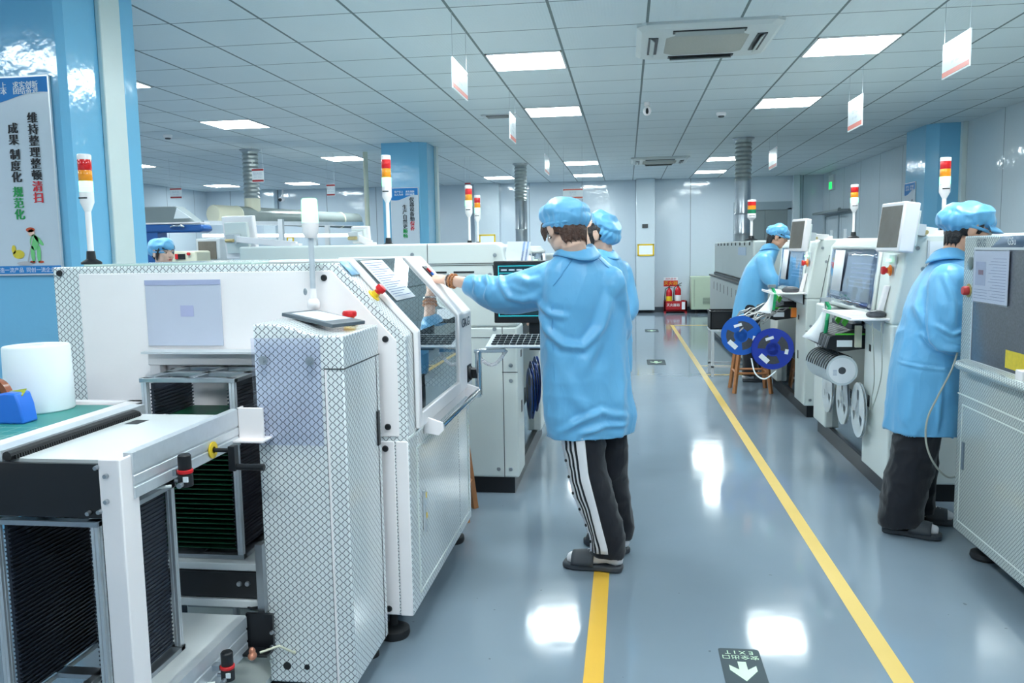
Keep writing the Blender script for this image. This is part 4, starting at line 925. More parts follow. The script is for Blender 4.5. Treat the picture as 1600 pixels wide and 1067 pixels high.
# ------------------------------------------------------------------ placement machines
def mounter(xf, d, y0, y1, wp, label, grp, deep=1.65, monitor=True, detail=True):
    X = lambda u: xf-d*u
    t = thing('placement_machine', (X(deep/2), (y0+y1)/2, 0), label, 'machine', grp)
    wq = .38
    m = MB().box((X(0), y0, .10), (X(deep), y0+wp, .98)).box((X(0), y1-wq, .10), (X(deep), y1, .98)).box((X(.42), y0+wp, .10), (X(deep), y1-wq, .98))
    m.prism([(X(0), .98), (X(.0), 1.0), (X(.075), 1.44), (X(.11), 1.462), (X(deep), 1.462), (X(deep), .98)], 'y', y0, y0+.20)
    m.prism([(X(0.06), .98), (X(.10), 1.40), (X(.14), 1.45), (X(deep), 1.45), (X(deep), .98)], 'y', y0+.20, y1)
    m.build('body', M_CREAM, t, bevel=.012, seg=3)
    MB().box((X(.03), y0+.03, 0), (X(deep-.03), y1-.03, .10)).build('plinth', M_BLACK, t)
    ys = y0-.0015
    s = MB()
    def hl(ua, ub, z): s.box((X(ua), ys, z-.002), (X(ub), y0, z+.002))
    def vl(u, za, zb): s.box((X(u-.002), ys, za), (X(u+.002), y0, zb))
    vl(.085, .10, .98) if d > 0 else vl(.10, .10, .80)
    hl(0, .09, .72); hl(.085, .9, .92); vl(.9, .1, 1.34); hl(.06, 1.6, 1.345 if d > 0 else .74)
    if d > 0: vl(.51, 1.345, 1.46); hl(.13, .53, 1.335); s.prism([(X(.13), 1.335), (X(.135), 1.335), (X(.095), 1.03), (X(.09), 1.03)], 'y', ys, y0)
    else: s.prism([(X(.17), 1.33), (X(.175), 1.33), (X(.085), .80), (X(.08), .80)], 'y', ys, y0); hl(.17, .9, 1.33); vl(.9, .1, 1.33)
    s.build('panel_seams', M_DARK, t)
    for (u, z) in ((.04, .76), (.04, .67), (.12, 1.39), (.15, 1.28), (.05, .15), (.12, .15), (.6, 1.40), (.13, .97)):
        MB().cyl((X(u), y0, z), (X(u), y0-.004, z), .012, .010, 14).build('screw', M_STEEL, t)
    if d > 0:
        v = MB()
        for k in range(3):
            for (ua, ub) in ((.24, .36), (.40, .52)): v.box((X(ua), ys-.001, 1.235+k*.028), (X(ub), y0, 1.245+k*.028))
        v.build('vent_slots', M_BLACKP, t)
    # front: slanted cover with window and film
    ya, yb = y0+wp+.02, y1-.12
    def fp(s_, y, off=0.0): # up the slanted front 0..1
        return Vector((X(.06+.045*s_-off), y, .99+.42*s_))
    MB().add([fp(0, ya, .004), fp(0, yb, .004), fp(1, yb, .004), fp(1, ya, .004)], [(0, 1, 2, 3)]).build('cover', M_INSIDE, t, solid=.006)
    fr = MB()
    for (s0, s1, a, b) in ((0, .07, ya, yb), (.93, 1, ya, yb), (0, 1, ya, ya+.05), (0, 1, yb-.05, yb)):
        fr.add([fp(s0, a, .012), fp(s0, b, .012), fp(s1, b, .012), fp(s1, a, .012)], [(0, 1, 2, 3)])
    fr.build('cover_frame', M_CREAM, t, solid=.012)
    lv = MB()
    for k in range(6):
        s0 = .35+k*.07; lv.add([fp(s0, ya+.12, .009), fp(s0, yb-.55, .009), fp(s0+.025, yb-.55, .009), fp(s0+.025, ya+.12, .009)], [(0, 1, 2, 3)])
    lv.build('cover_slats', M_SIGN, t, solid=.002)
    MB().sheet([[fp(s_, y, .020+.004*math.sin(y*23+s_*7)) for y in np.linspace(ya+.03, yb-.03, 12)] for s_ in np.linspace(.06, .94, 8)]).build('plastic_film', M_FILM, t, solid=.001)
    MB().add([fp(.25, yb-.42, .03), fp(.25, yb-.16, .03), fp(.92, yb-.16, .03), fp(.92, yb-.42, .03)], [(0, 1, 2, 3)]).build('document_sheet', M_PAPER, t, solid=.002)
    # control strip beside the cover
    yc = y0+wp*.32
    cp = MB().obox((X(.045), yc, 1.28), (.004, 0, 0), (0, .05, 0), (0, 0, .075)).build('control_plate', M_GREYP, t)
    estop(t, (X(.03), yc-.01, 1.27), (d, 0, 0), .018, M_ORANGE)
    MB().cyl((X(.04), yc+.02, 1.325), (X(.01), yc+.02, 1.325), .009).build('green_button', M_LITG, cp)
    MB().obox((X(.0), yc+.0, 1.11), (.012, 0, 0), (0, .022, 0), (.018*-d, 0, .075)).build('remote_holder', M_WHITE, t, bevel=.003)
    # feeder bay
    MB().box((X(.04), y0+wp+.03, .86), (X(.42), y1-wq-.03, .93)).build('feeder_base', M_BLACK, t)
    MB().box((X(.05), y0+wp+.01, .05), (X(.055), y1-wq-.01, .40)).build('lower_guard', make_glass('guard_glass', (170, 184, 190), .8, .05), t)
    MB().box((X(.10), y0+wp, .10), (X(.12), y1-wq, .42)).build('lower_door', mat('dark_steel_door', (88, 98, 108), .25, metal=.5), t)
    fc = MB().box((X(0.0), y0+wp-.14, .79), (X(-.0015), y0+wp-.10, .83)).box((X(0), y0+wp-.14, .46), (X(-.0015), y0+wp-.10, .53)); fc.build('latch', M_BLACKP, t)
    return t
mounter(-.62, 1, 4.665, 6.30, .28, 'cream placement machine behind the printer, signal tower on its top', 'placement machines')
mounter(-.72, 1, 6.75, 8.4, .28, 'further placement machine behind the two capped workers', 'placement machines')
mounter(1.415, -1, 4.695, 6.52, .50, 'cream placement machine with white reels, beside the worker at mesh cabinet', 'placement machines')
mounter(1.44, -1, 6.98, 8.65, .40, 'placement machine with blue reels next to the bending worker', 'placement machines')
# flat document holder hanging on the machine side behind the worker
t = thing('document_holder', (1.72, 4.68, 1.2), 'white printed sheet in a holder on the machine end behind the worker', 'notice')
MB().box((1.585, 4.68, 1.10), (1.86, 4.686, 1.425)).build('sheet', M_PAPER, t)
o = MB()
for k in range(12): o.box((1.60+.03*(k % 2), 4.679, 1.13+k*.022), (1.82-.04*(k % 3), 4.68, 1.134+k*.022))
o.build('print_lines', M_INK, t); MB().box((1.580, 4.678, 1.10), (1.59, 4.69, 1.43)).build('clip_strip', M_GREYP, t)

def tilted_monitor(c, n, w, h, dpt, label, scr=M_SCREENR, lean=.12, to=None):
    c = Vector(c); n = Vector((n[0], n[1], 0)).normalized(); u = Vector((-n.y, n.x, 0)); v = (Vector((0, 0, 1))-n*lean).normalized(); n2 = u.cross(v)
    if n2.dot(n) < 0: n2 = -n2
    t = thing('machine_monitor', tuple(c-v*h/2), label, 'monitor', 'monitors on swing arms')
    MB().obox(c-n2*dpt*.5, u*w/2, v*h/2, n2*dpt/2).build('casing', M_WHITE, t, bevel=.008)
    MB().obox(c+n2*.001, u*w*.43, v*h*.42, n2*.002).build('screen', scr, t)
    MB().obox(c-n2*(dpt+.012), u*w*.36, v*h*.36, n2*.014).build('rear_cover', M_CREAM, t, bevel=.004)
    q = c-n2*(dpt+.02)
    MB().obox(q-n2*.04, u*.04, v*.03, n2*.03).build('mount_plate', M_GREYP, t)
    e = Vector(to); a0 = q-n2*.05; dd = (e-a0); w0 = dd.cross(Vector((0, 0, 1))).normalized()
    MB().obox((a0+e)/2, w0*.012, dd/2, dd.normalized().cross(w0)*.022).box((e.x-.03, e.y-.03, 1.452), (e.x+.03, e.y+.03, e.z+.01)).build('swing_arm', M_WHITE, t, bevel=.004)
    MB().cyl(q-n2*.08-v*.01+u*.032, q-n2*.08-v*.01-u*.032, .012).build('pivot', mat('brass_pivot', (200, 180, 130), .4, metal=.5), t)
    return t
tilted_monitor((1.385, 4.68, 1.505), (-.98, -.16), .26, .26, .085, 'white swing arm monitor with dull screen next to the large blue column, larger one', to=(1.68, 4.86, 1.475))
tilted_monitor((1.315, 6.76, 1.495), (-.96, -.30), .22, .25, .05, 'smaller white swing arm monitor in front of the bending worker', to=(1.62, 7.08, 1.475))
tilted_monitor((-2.70, 5.62, 1.54), (.25, 1), .27, .30, .04, 'white monitor seen from behind on its arm near the seated woman', to=(-2.22, 5.42, 1.475))
tilted_monitor((-1.82, 5.62, 1.54), (.25, 1), .14, .12, .03, 'tiny white monitor back on the machine beside second blue column', to=(-1.72, 5.5, 1.475))

# reels
def reel(c, axis, R, w, mflange, label, grp, name='component_reel', windows=3, rot=0.3, label_face=True, tape=True, roundlab=False, win=.55):
    c = Vector(c); d, u, v = MB().frame3(axis); t = thing(name, tuple(c-Vector((0, 0, R))), label, 'reel', grp)
    def disc(off, nm):
        m = MB(); NA = 48; rad = [.08*R, .30*R, .36*R, .74*R, R]
        for side in (0, 1):
            o = c+d*(off+side*.0016); idx = {}
            for i, r in enumerate(rad):
                for k in range(NA):
                    a = 2*PI*k/NA+rot; idx[(i, k)] = len(m.v); m.v.append(o+(u*math.cos(a)+v*math.sin(a))*r)
            for i in range(len(rad)-1):
                for k in range(NA):
                    if i == 2 and (k % (NA//windows)) < NA//windows*win: continue
                    m.f.append([idx[(i, k)], idx[(i, (k+1) % NA)], idx[(i+1, (k+1) % NA)], idx[(i+1, k)]]); m.mi.append(0)
        m.rings([[c+d*(off+z)+(u*math.cos(2*PI*k/NA)+v*math.sin(2*PI*k/NA))*R for k in range(NA)] for z in (0, .0016)], cap=False)
        return m.build(nm, mflange, t)
    disc(-w/2, 'flange'); disc(w/2, 'flange')
    MB().lathe([(.30*R, -w/2), (.30*R, w/2)], c, d, 32).build('hub', mflange, t)
    tr = .80 if win > .3 else .86
    if tape: MB().lathe([(.31*R, -w/2+.001), (tr*R, -w/2+.001), (tr*R, w/2-.001), (.31*R, w/2-.001)], c, d, 40).build('wound_tape', M_TAPE, t)
    if label_face:
        s = -1
        for (a, r, lw, lh) in ((2.3, .62, .17, .26), (.2, .66, .12, .12), (4.4, .55, .10, .2)):
            q = c+d*s*(w/2+.0012)+(u*math.cos(a)+v*math.sin(a))*R*r
            MB().obox(q, (u*math.cos(a)+v*math.sin(a))*R*lw*.7, (-u*math.sin(a)+v*math.cos(a))*R*lh, d*.0006).build('label', M_PAPER, t)
    if roundlab:
        q = c-d*(w/2+.0012); MB().lathe([(.22*R, -.0004), (.86*R, -.0004), (.86*R, .0004), (.22*R, .0004)], q, d, 36).build('round_label', M_PAPER, t)
        q = q-d*.001; MB().lathe([(.05*R, 0), (.24*R, 0), (.24*R, .0006), (.05*R, .0006)], q, d, 20).build('hub_print', M_TAPE, t)
        o = MB()
        for k in range(5): o.obox(q+u*R*(-.45)+v*R*(.3-k*.08), u*R*.12, v*R*.012, d*.0004)
        o.build('label_print', M_INK, t)
    return t
reel(SY(1158, 524, 7.05), (.10, 1, 0), .163, .036, M_REELB, 'bright blue component reel with white labels, closer to the wooden stool and black tray', 'big blue reels')
reel(SY(1207, 545, 6.85), (-.05, 1, 0), .165, .034, M_REELD, 'dark indigo blue component reel with three windows and white labels', 'big blue reels', rot=1.1)
for k in range(10):
    rl = reel((1.295-.006*k, 5.22+k*.032, .655+.0015*k), (0, 1, 0), .092, .013, M_REELW,
         'round white labelled reel facing out at the front of the reel bank' if k == 0 else 'clear white reel packed in the row behind the round labelled one',
         'white reels under the feeders', label_face=False, roundlab=(k == 0), win=.2)
    cx_, cy_, cz_ = 1.295-.006*k, 5.22+k*.032, .655+.0015*k; st = MB(); g_ = []
    for j_ in range(13):
        a_ = math.radians(55+j_*10); g_.append([(cx_+.097*math.cos(a_), cy_-.0065, cz_+.097*math.sin(a_)), (cx_+.097*math.cos(a_), cy_+.0085, cz_+.097*math.sin(a_))])
    st.sheet(g_).build('tape_strip', M_BLACKP, rl, smooth=60, solid=.003)
    MB().sheet([[(cx_-.02, cy_-.0065, cz_+.095), (cx_-.02, cy_+.0085, cz_+.095)], [(cx_-.035, cy_-.0065, cz_+.125), (cx_-.035, cy_+.0085, cz_+.125)], [(cx_-.03, cy_-.0065, cz_+.165), (cx_-.03, cy_+.0085, cz_+.165)]]).build('tape_leader', M_TAPE, rl, solid=.002)
for (px, py, yy, lb) in ((1347, 647, 5.13, 'closest to the machine corner'), (1326, 650, 5.50, 'middle of three'), (1309, 640, 5.9, 'beside the far machine post')):
    q = SX(px, py, 1.375); reel((1.375, yy, .43), (1, -.03, 0), .165, .014, M_REELW, 'big translucent reel hanging low on the machine front, '+lb, 'big translucent reels', label_face=False, tape=False, win=.2)
for k in range(4):
    reel((-.60, 5.10+k*.12, .52+.03*(k % 2)), (1, .25, 0), .16, .016, M_REELB, 'blue reel in the bay of the machine beside the worker coat', 'blue reels beside the worker', label_face=False)

# feeders
def feeder_bank(xf, d, y0, y1, z, label, n, levers=True):
    X = lambda u: xf-d*u
    t = thing('feeder_bank', (X(0), (y0+y1)/2, z-.12), label, 'feeder', 'feeder banks on the machines')
    for k in range(n):
        y = y0+(y1-y0)*k/n; w = (y1-y0)/n*.8
        MB().prism([(X(.30), z+.03), (X(.05), z+.045), (X(-.08), z-.0), (X(-.10), z-.07), (X(-.02), z-.09), (X(.30), z-.05)], 'y', y, y+w).build('feeder', M_TAPE if k % 2 else M_BLACKP, t)
    MB().box((X(.05), y0+.02, z+.04), (X(.25), y1-.02, z+.075)).box((X(.12), y0, z+.07), (X(.2), y0+.2, z+.12)).build('feeder_block', M_BLACK, t, bevel=.004)
    if levers:
        for yy in (y0+.06, y0+.22): MB().obox((X(.02), yy, z+.09), (.012, 0, .02), (0, .010, 0), (-.01, 0, .012)).build('green_lever', M_LEVER, t)
        MB().box((X(-.05), y0-.002, z+.012), (X(.12), y0, z+.022)).build('green_stripe', M_LEVER, t)
    MB().box((X(-.04), y0-.003, z-.06), (X(.05), y0-.001, z-.02)).build('label', M_SIGN, t)
feeder_bank(1.30, -1, 5.215, 5.75, .86, 'black feeder bank with lime green levers above the white reels', 14)
feeder_bank(1.30, -1, 7.42, 8.1, .86, 'grey feeder bank with crumpled tape above the blue reels', 12)
cr = MB(); random.seed(3)
for k in range(16):
    a = Vector((1.36-.02*k % .3, 7.2+random.random()*.5, .82+random.random()*.1)); pts = [a+Vector((-.05*i+random.uniform(-.02, .02), -.04*i, -.018*i*i*.25+random.uniform(-.01, .02))) for i in range(6)]
    cr.tube(pts, .006, 5)
tag(cr.build('tape_bundle', mat('used_tape_film', (150, 152, 152), .3, var=.5, vscale=30)), 'bundle of used clear tape strips trailing above the blue reels', 'tape')

# shelves with mouse
def side_tray(x0, x1, y0, y1, z, label):
    t = thing('keyboard_tray', ((x0+x1)/2, (y0+y1)/2, z), label, 'tray', 'fold out keyboard trays')
    MB().box((x0, y0, z), (x1, y1, z+.012)).box((x0, y0, z+.012), (x0+.01, y1, z+.02)).build('shelf', M_WHITE, t, bevel=.003)
    g = MB()
    for k in range(6): g.box((x0+.03, y0+.08+k*.08, z+.012), (x1-.02, y0+.085+k*.08, z+.015))
    g.build('raised_ribs', M_CREAM, t); MB().prism([(x0+.08, z), (x1, z), (x1, z-.09)], 'y', y0+.1, y0+.11).prism([(x0+.08, z), (x1, z), (x1, z-.09)], 'y', y1-.11, y1-.10).box((x1-.01, y0+.1, z-.09), (x1, y1-.1, z)).build('bracket', M_GREYP, t)
side_tray(1.21, 1.43, 4.73, 5.40, 1.0, 'white fold out tray carrying a mouse, below the machine cover with the louvres')
side_tray(1.17, 1.44, 6.95, 7.5, 1.02, 'white fold out tray above the blue reels with black items')
def mouse(x, y, z, label, s=1.0):
    t = thing('computer_mouse', (x, y, z), label, 'mouse', 'mice on the trays')
    MB().ell((x, y, z+.010*s), .055*s, .034*s, .024*s).build('shell', M_TAPE, t); MB().ell((x-.02*s, y, z+.026*s), .012*s, .006*s, .008*s).build('scroll_wheel', M_BLACKP, t)
mouse(1.37, 4.82, 1.018, 'dark grey computer mouse on the white tray near the worker')
mouse(1.33, 7.05, 1.038, 'black mouse on the tray of the machine with blue reels', 1.3)
def hanging_sheets(top, bl, br, label):
    top = Vector(top); bl = Vector(bl); br = Vector(br); t = thing('hanging_papers', tuple((bl+br)/2), label, 'papers', 'clipped record sheets hanging from the trays')
    n = 10; g = []
    for i in range(n):
        s = i/(n-1); a = top.lerp(bl, s)+Vector((.03*math.sin(s*PI), 0, 0)); b = (top+Vector((.0, .03, 0))).lerp(br, s)+Vector((.03*math.sin(s*PI), 0, 0)); g.append([a.lerp(b, j/3) for j in range(4)])
    MB().sheet(g).build('sheet', M_PAPER, t, solid=.002)
    MB().tube([top, top+Vector((.02, -.02, -.05)), br+Vector((.03, -.03, .15)), br+Vector((.02, -.02, .03))], .012).build('green_strap', M_ELAN, t)
    MB().obox(top, (.03, 0, 0), (0, .02, 0), (0, 0, .012)).build('clip', M_STEEL, t)
hanging_sheets(SY(1290, 468, 5.52), SY(1253, 526, 5.5), SY(1282, 537, 5.44), 'clipped white record sheets with green strap hanging before the white reels')
hanging_sheets(SY(1206, 447, 7.05), SY(1184, 487, 7.0), SY(1204, 490, 6.95), 'clipped white record sheets hanging beside the bending worker')
o = MB().box((1.36, 5.18, .80), (1.395, 5.21, .93)); tag(o.build('tape_cutter', M_FOAMC), 'small cream block clamped beside the feeder levers', 'block')
c = SY(1240, 490, 7.2); o = MB().box((c.x-.02, 7.18, c.z-.03), (c.x+.02, 7.22, c.z+.05)); tag(o.build('orange_tag_box', M_ORANGE), 'small orange box on the side of the blue reel machine', 'box')
# cables
def cable(pts, r, m, label, name='cable'):
    P3 = []; pts = [Vector(p) for p in pts]
    for i in range(len(pts)-1):
        p0 = pts[max(i-1, 0)]; p1 = pts[i]; p2 = pts[i+1]; p3 = pts[min(i+2, len(pts)-1)]
        for k in range(8):
            s = k/8; P3.append(.5*((2*p1)+(-p0+p2)*s+(2*p0-5*p1+4*p2-p3)*s*s+(-p0+3*p1-3*p2+p3)*s**3))
    P3.append(pts[-1]); return tag(MB().tube(P3, r, 8).build(name, m), label, 'cable')
cable([SY(1500, 535, 4.02), SY(1488, 575, 4.0), SY(1465, 620, 3.99), SY(1449, 655, 3.99), SY(1447, 690, 3.99), SY(1458, 722, 4.0), SY(1480, 745, 4.03), (1.56, 4.06, .33)], .0045, mat('grey_cable', (168, 170, 160), .5), 'grey cable curving in front of the worker at the mesh cabinet', 'power_cable')
cable([SY(1363, 505, 4.70), SY(1366, 590, 4.685), SY(1361, 625, 4.685), SY(1359, 640, 4.69)], .003, _M['grey_cable'], 'thin grey cable down the machine post beside the reels', 'thin_cable')
cable([SY(1377, 505, 4.66), SY(1378, 575, 4.66), SY(1372, 610, 4.67), SY(1362, 640, 4.68)], .003, _M['grey_cable'], 'thin grey cable nearer the machine corner', 'thin_cable')
cable([SY(1174, 560, 7.0), SY(1180, 583, 6.9), SY(1195, 592, 6.8), SY(1212, 580, 6.8)], .006, M_SIGN, 'white cable looping under the blue reels', 'white_cable')

# ------------------------------------------------------------------ printer at the side wall end
def printer_right():
    xf, y0, y1 = 1.5, 2.70, 3.985
    t = thing('solder_paste_printer', (2.2, 3.35, 0), 'tall cabinet in fine mesh film with dark window, worker standing beyond its corner', 'machine')
    m = MB().box((xf, y0, .10), (2.85, y1, 1.445)).build('body', M_MESHG, t, bevel=.008)
    MB().box((xf-.003, 2.80, .905), (xf, 3.855, 1.385)).build('window', mat('grainy_dark_window', (84, 88, 98), .18, var=.35, vscale=110, coat=.4), t)
    fr = MB(); e = .01
    for (a, b, c, d) in ((2.79, .895, 3.865, .905), (2.79, 1.385, 3.865, 1.395), (3.855, .9, 3.865, 1.39), (2.79, .9, 2.80, 1.39)): fr.box((xf-.005, a, b), (xf, c, d))
    fr.build('window_frame', M_GREYP, t)
    MB().add([(xf-.003, 3.70, 1.395), (xf-.003, 3.42, 1.395), (xf-.003, 3.35, 1.44), (xf-.003, 3.60, 1.44)], [(0, 1, 2, 3)]).build('slate_stripe', mat('slate_film', (96, 116, 138), .35), t, solid=.001)
    MB().text('GKG', (xf-.0025, 3.80, 1.412), (0, -1, 0), (0, 0, 1), .045).build('lettering', mat('slate_print2', (66, 84, 104), .4), t)
    MB().text('G5u', (xf-.0045, 3.51, 1.418), (0, -1, 0), (0, 0, 1), .042).build('lettering', M_SIGN, t)
    # document in clear sleeve
    s = MB().box((xf-.012, 3.515, 1.165), (xf-.008, 3.84, 1.38)).build('document', M_PAPER, t)
    MB().box((xf-.014, 3.505, 1.160), (xf-.0125, 3.845, 1.385)).build('sleeve', make_glass('sleeve_film', (246, 247, 253), .93, .08), s)
    o = MB()
    for k in range(15): o.box((xf-.0127, 3.53, 1.18+k*.012), (xf-.012, 3.69-.02*(k % 3), 1.1815+k*.012))
    for k in range(4): o.box((xf-.0127, 3.70, 1.18+k*.012), (xf-.012, 3.83, 1.1815+k*.012))
    o.build('print_lines', M_INK, s); MB().box((xf-.0128, 3.72, 1.235), (xf-.012, 3.82, 1.335)).build('photo', mat('photo_lilac', (176, 182, 204), .4, var=.15, vscale=40), s)
    MB().box((xf-.0132, 3.74, 1.28), (xf-.0128, 3.79, 1.30)).build('photo_detail', mat('photo_dark', (128, 84, 110), .5, var=.4, vscale=90), s)
    for (y, z, m, r) in ((3.915, 1.205, M_YEL, .030),): 
        MB().lathe([(r, 0), (r, .003)], (xf, y, z), (-1, 0, 0)).build('button_plate', mat('khaki_plate', (176, 160, 96), .4), t)
        MB().lathe([(.020, .003), (.020, .022), (.017, .027), (.002, .028)], (xf, y, z), (-1, 0, 0)).build('red_button', mat('dull_red', (196, 58, 58), .4), t)
    MB().lathe([(.028, 0), (.028, .006), (.02, .008), (.002, .008)], (xf, 3.90, 1.325), (-1, 0, 0)).build('round_lock', mat('lock_grey', (120, 132, 132), .3, metal=.4), t)
    MB().box((xf-.004, 3.30, .918), (xf-.003, 3.52, .99)).build('yellow_sticker', mat('yellow_mesh_sticker', (226, 200, 46), .4, var=.2, vscale=60), t)
    MB().prism([(xf+.0, .905), (xf-.045, .895), (xf-.055, .875), (xf-.045, .858), (xf, .85)], 'y', 2.8, 3.905).build('grab_ledge', M_MESHG, t, bevel=.006)
    sm = MB().box((xf-.002, y0, .732), (xf, y1, .738)).build('seam', mat('pale_line', (228, 232, 226), .4), t)
    o = MB(); 
    for (a, b, c, d) in ((2.8, .15, 3.93, .155), (2.8, .688, 3.93, .693), (3.925, .15, 3.93, .69)): o.box((xf-.002, a, b), (xf, c, d))
    o.build('door_outline', _M['pale_line'], t)
    MB().box((xf-.006, 3.885, .40), (xf, 3.905, .525)).build('door_handle', mat('slot_grey', (110, 124, 136), .4), t)
    for (fx, fy) in ((1.60, 3.86), (1.60, 2.8), (2.7, 3.86)):
        MB().lathe([(.06, 0), (.066, .012), (.062, .03), (.035, .042), (.016, .045), (.014, .105)], (fx, fy, 0), (0, 0, 1)).build('levelling_foot', M_RUBBER, t)
    MB().box((xf-.035, 3.30, .885), (xf-.0, 3.36, .935)).build('white_latch', M_WHITE, t, bevel=.004)
printer_right()

# ------------------------------------------------------------------ reflow oven and its neighbours
t = thing('reflow_oven', (2.1, 11.4, 0), 'long grey reflow oven along the side wall behind the bending worker', 'machine')
xf = 1.42
MB().box((xf, 9.75, 1.0), (2.8, 13.9, 1.475)).build('hood', M_OVEN, t, bevel=.02)
MB().box((xf-.04, 9.75, .06), (2.8, 14.2, .93)).build('base_cabinet', M_OVEN, t, bevel=.01)
MB().box((xf-.06, 9.75, .935), (2.8, 14.2, .96)).box((xf-.01, 9.75, .96), (xf+.02, 13.9, 1.0)).build('edge_rail', M_BLACKP, t)
o = MB()
for k in range(9): y = 9.95+k*.45; o.box((xf-.042, y, .74), (xf-.04, y+.04, .86))
o.build('slots', M_DARK, t)
o = MB()
for k in range(9): y = 10.0+k*.42; o.cyl((xf, y, 1.44), (xf-.01, y, 1.44), .02, n=10)
o.build('latch', M_DARK, t); MB().box((xf-.004, 10.3, 1.30), (xf, 11.0, 1.40)).build('data_plate', mat('pale_blue_plate', (172, 190, 212), .4), t)
MB().box((xf+.02, 9.8, 0), (2.75, 14.1, .06)).build('plinth', M_BLACKP, t)
def duct(x, y, z0, z1, r, label, smooth_to=None, grp='ventilation ducts rising to the ceiling'):
    t = thing('ventilation_duct', (x, y, z0), label, 'duct', grp)
    zs = smooth_to if smooth_to else z0
    if zs > z0:
        MB().lathe([(r*.92, 0), (r*.92, .1), (r*.96, .11), (r*.92, .12), (r*.92, (zs-z0)*.45), (r*.97, (zs-z0)*.46), (r*.92, (zs-z0)*.48), (r*.92, (zs-z0)-.02), (r*1.0, zs-z0)], (x, y, z0), (0, 0, 1), 32).build('smooth_pipe', M_STEEL, t)
    pr = []; n = int((z1-zs)/.028)
    for k in range(n+1):
        z = (z1-zs)*k/n; pr += [(r*(1.0 if k % 2 else .87), z)]
    MB().lathe(pr, (x, y, zs), (0, 0, 1), 32).build('ribbed_hose', mat('duct_foil', (170, 178, 178), .35, metal=.8, var=.2, vscale=20), t, smooth=20)
    MB().lathe([(r*1.25, 0), (r*1.25, .01), (r*1.02, .03)], (x, y, z1), (0, 0, -1), 28).build('ceiling_collar', M_DOORG if False else M_STEEL, t)
duct(1.585, 11.9, 1.475, CEIL, .118, 'silver ribbed duct rising from the oven to the ceiling', 2.30)
duct(-1.80, 14.35, 1.35, CEIL, .112, 'silver duct above the machines beyond the worker head', 2.25)
duct(-5.13, 10.9, 2.18, CEIL, .115, 'ribbed grey duct joining the cream pipe near the ceiling')
# mounter behind ducts: far line machine
t = thing('far_machine', (-1.6, 14.0, 0), 'low pale machine at the far end of the line under the silver duct', 'machine')
MB().box((-2.55, 9.6, .08), (-1.15, 15.5, 1.34)).build('body', M_CREAM, t, bevel=.02); MB().box((-2.5, 9.7, 0), (-1.2, 15.4, .08)).build('plinth', M_BLACK, t)

# horizontal extraction pipe and lit bench behind
a, b = Vector((-5.50, 10.6, 1.96)), Vector((-4.50, 13.6, 1.94)); d = (b-a).normalized()
t = thing('extraction_pipe', tuple(a), 'large pale horizontal extraction pipe with a capped end over the lit bench', 'pipe')
MB().lathe([(.04, 0), (.12, .002), (.125, .02), (.125, .42), (.132, .43), (.125, .45)], a, d, 32).cyl((-5.13, 10.9, 1.97) if False else a+d*.45+Vector((0, 0, 0)), a+d*.46, .125).build('capped_tee', M_FOAMC, t)
MB().cyl(a+d*.45, b, .125, n=32).build('straight_run', M_CLEARP, t)
e = a+d*.75; MB().cyl(Vector((e.x, e.y, e.z+.05)), Vector((e.x+.0, e.y, 2.20)), .11, n=28).build('riser', M_FOAMC, t)
for s in (.55, .85): MB().lathe([(.132, 0), (.132, .03)], a.lerp(b, s), d, 28).build('clamp_ring', M_FOAMC, t)
_e2 = Vector((e.x, e.y, 0))
for o in [x for x in COL.objects if x.get('label') == 'ribbed grey duct joining the cream pipe near the ceiling']: o.location = (e.x, e.y, 2.18)
# lit inspection bench
t = thing('lit_workbench', (-4.6, 10.0, 0), 'long bench with a glowing tube light canopy behind the machines', 'workbench')
for (px, Y) in ((355, 10.0), (492, 11.0), (512, 11.6), (440, 10.3)):
    q = SY(px, 370, Y); MB().box((q.x-.03, q.y-.03, 0), (q.x+.03, q.y+.03, 1.86)).build('post', M_GREYP, t)
q0, q1 = SY(318, 364, 9.95), SY(566, 366, 11.6)
for dz, m, nm, hh in ((.16, M_ALU, 'top_rail', .025), (.0, mat('tube_light', (250, 255, 250), .4, var=0, emit=(244, 252, 246), estr=2.6), 'tube_light', .02)):
    c = (q0+q1)/2; u = (q1-q0)/2; u.z = 0; MB().obox((c.x, c.y, 1.66+dz), u, Vector((-u.y, u.x, 0)).normalized()*.05, (0, 0, hh)).build(nm, m, t)
u = (q1-q0)/2; u.z = 0; c = (q0+q1)/2
MB().obox((c.x, c.y+.5, .75), u, Vector((0, .35, 0)), (0, 0, .02)).build('bench_top', M_GREYP, t)
MB().obox((c.x+.2, c.y+.3, 1.5), u*.95, Vector((0, .02, 0)), (0, 0, .02)).build('lower_rail', M_ALU, t)
for px in (446, 573):
    q = SY(px, 380, 10.5)
q = SY(572, 280, 12.0); tag(MB().cyl((q.x, 12, 0), (q.x, 12, CEIL), .035, n=12).build('support_pole', M_FOAMC), 'thin pale pole from floor to ceiling before the second blue column', 'pole')
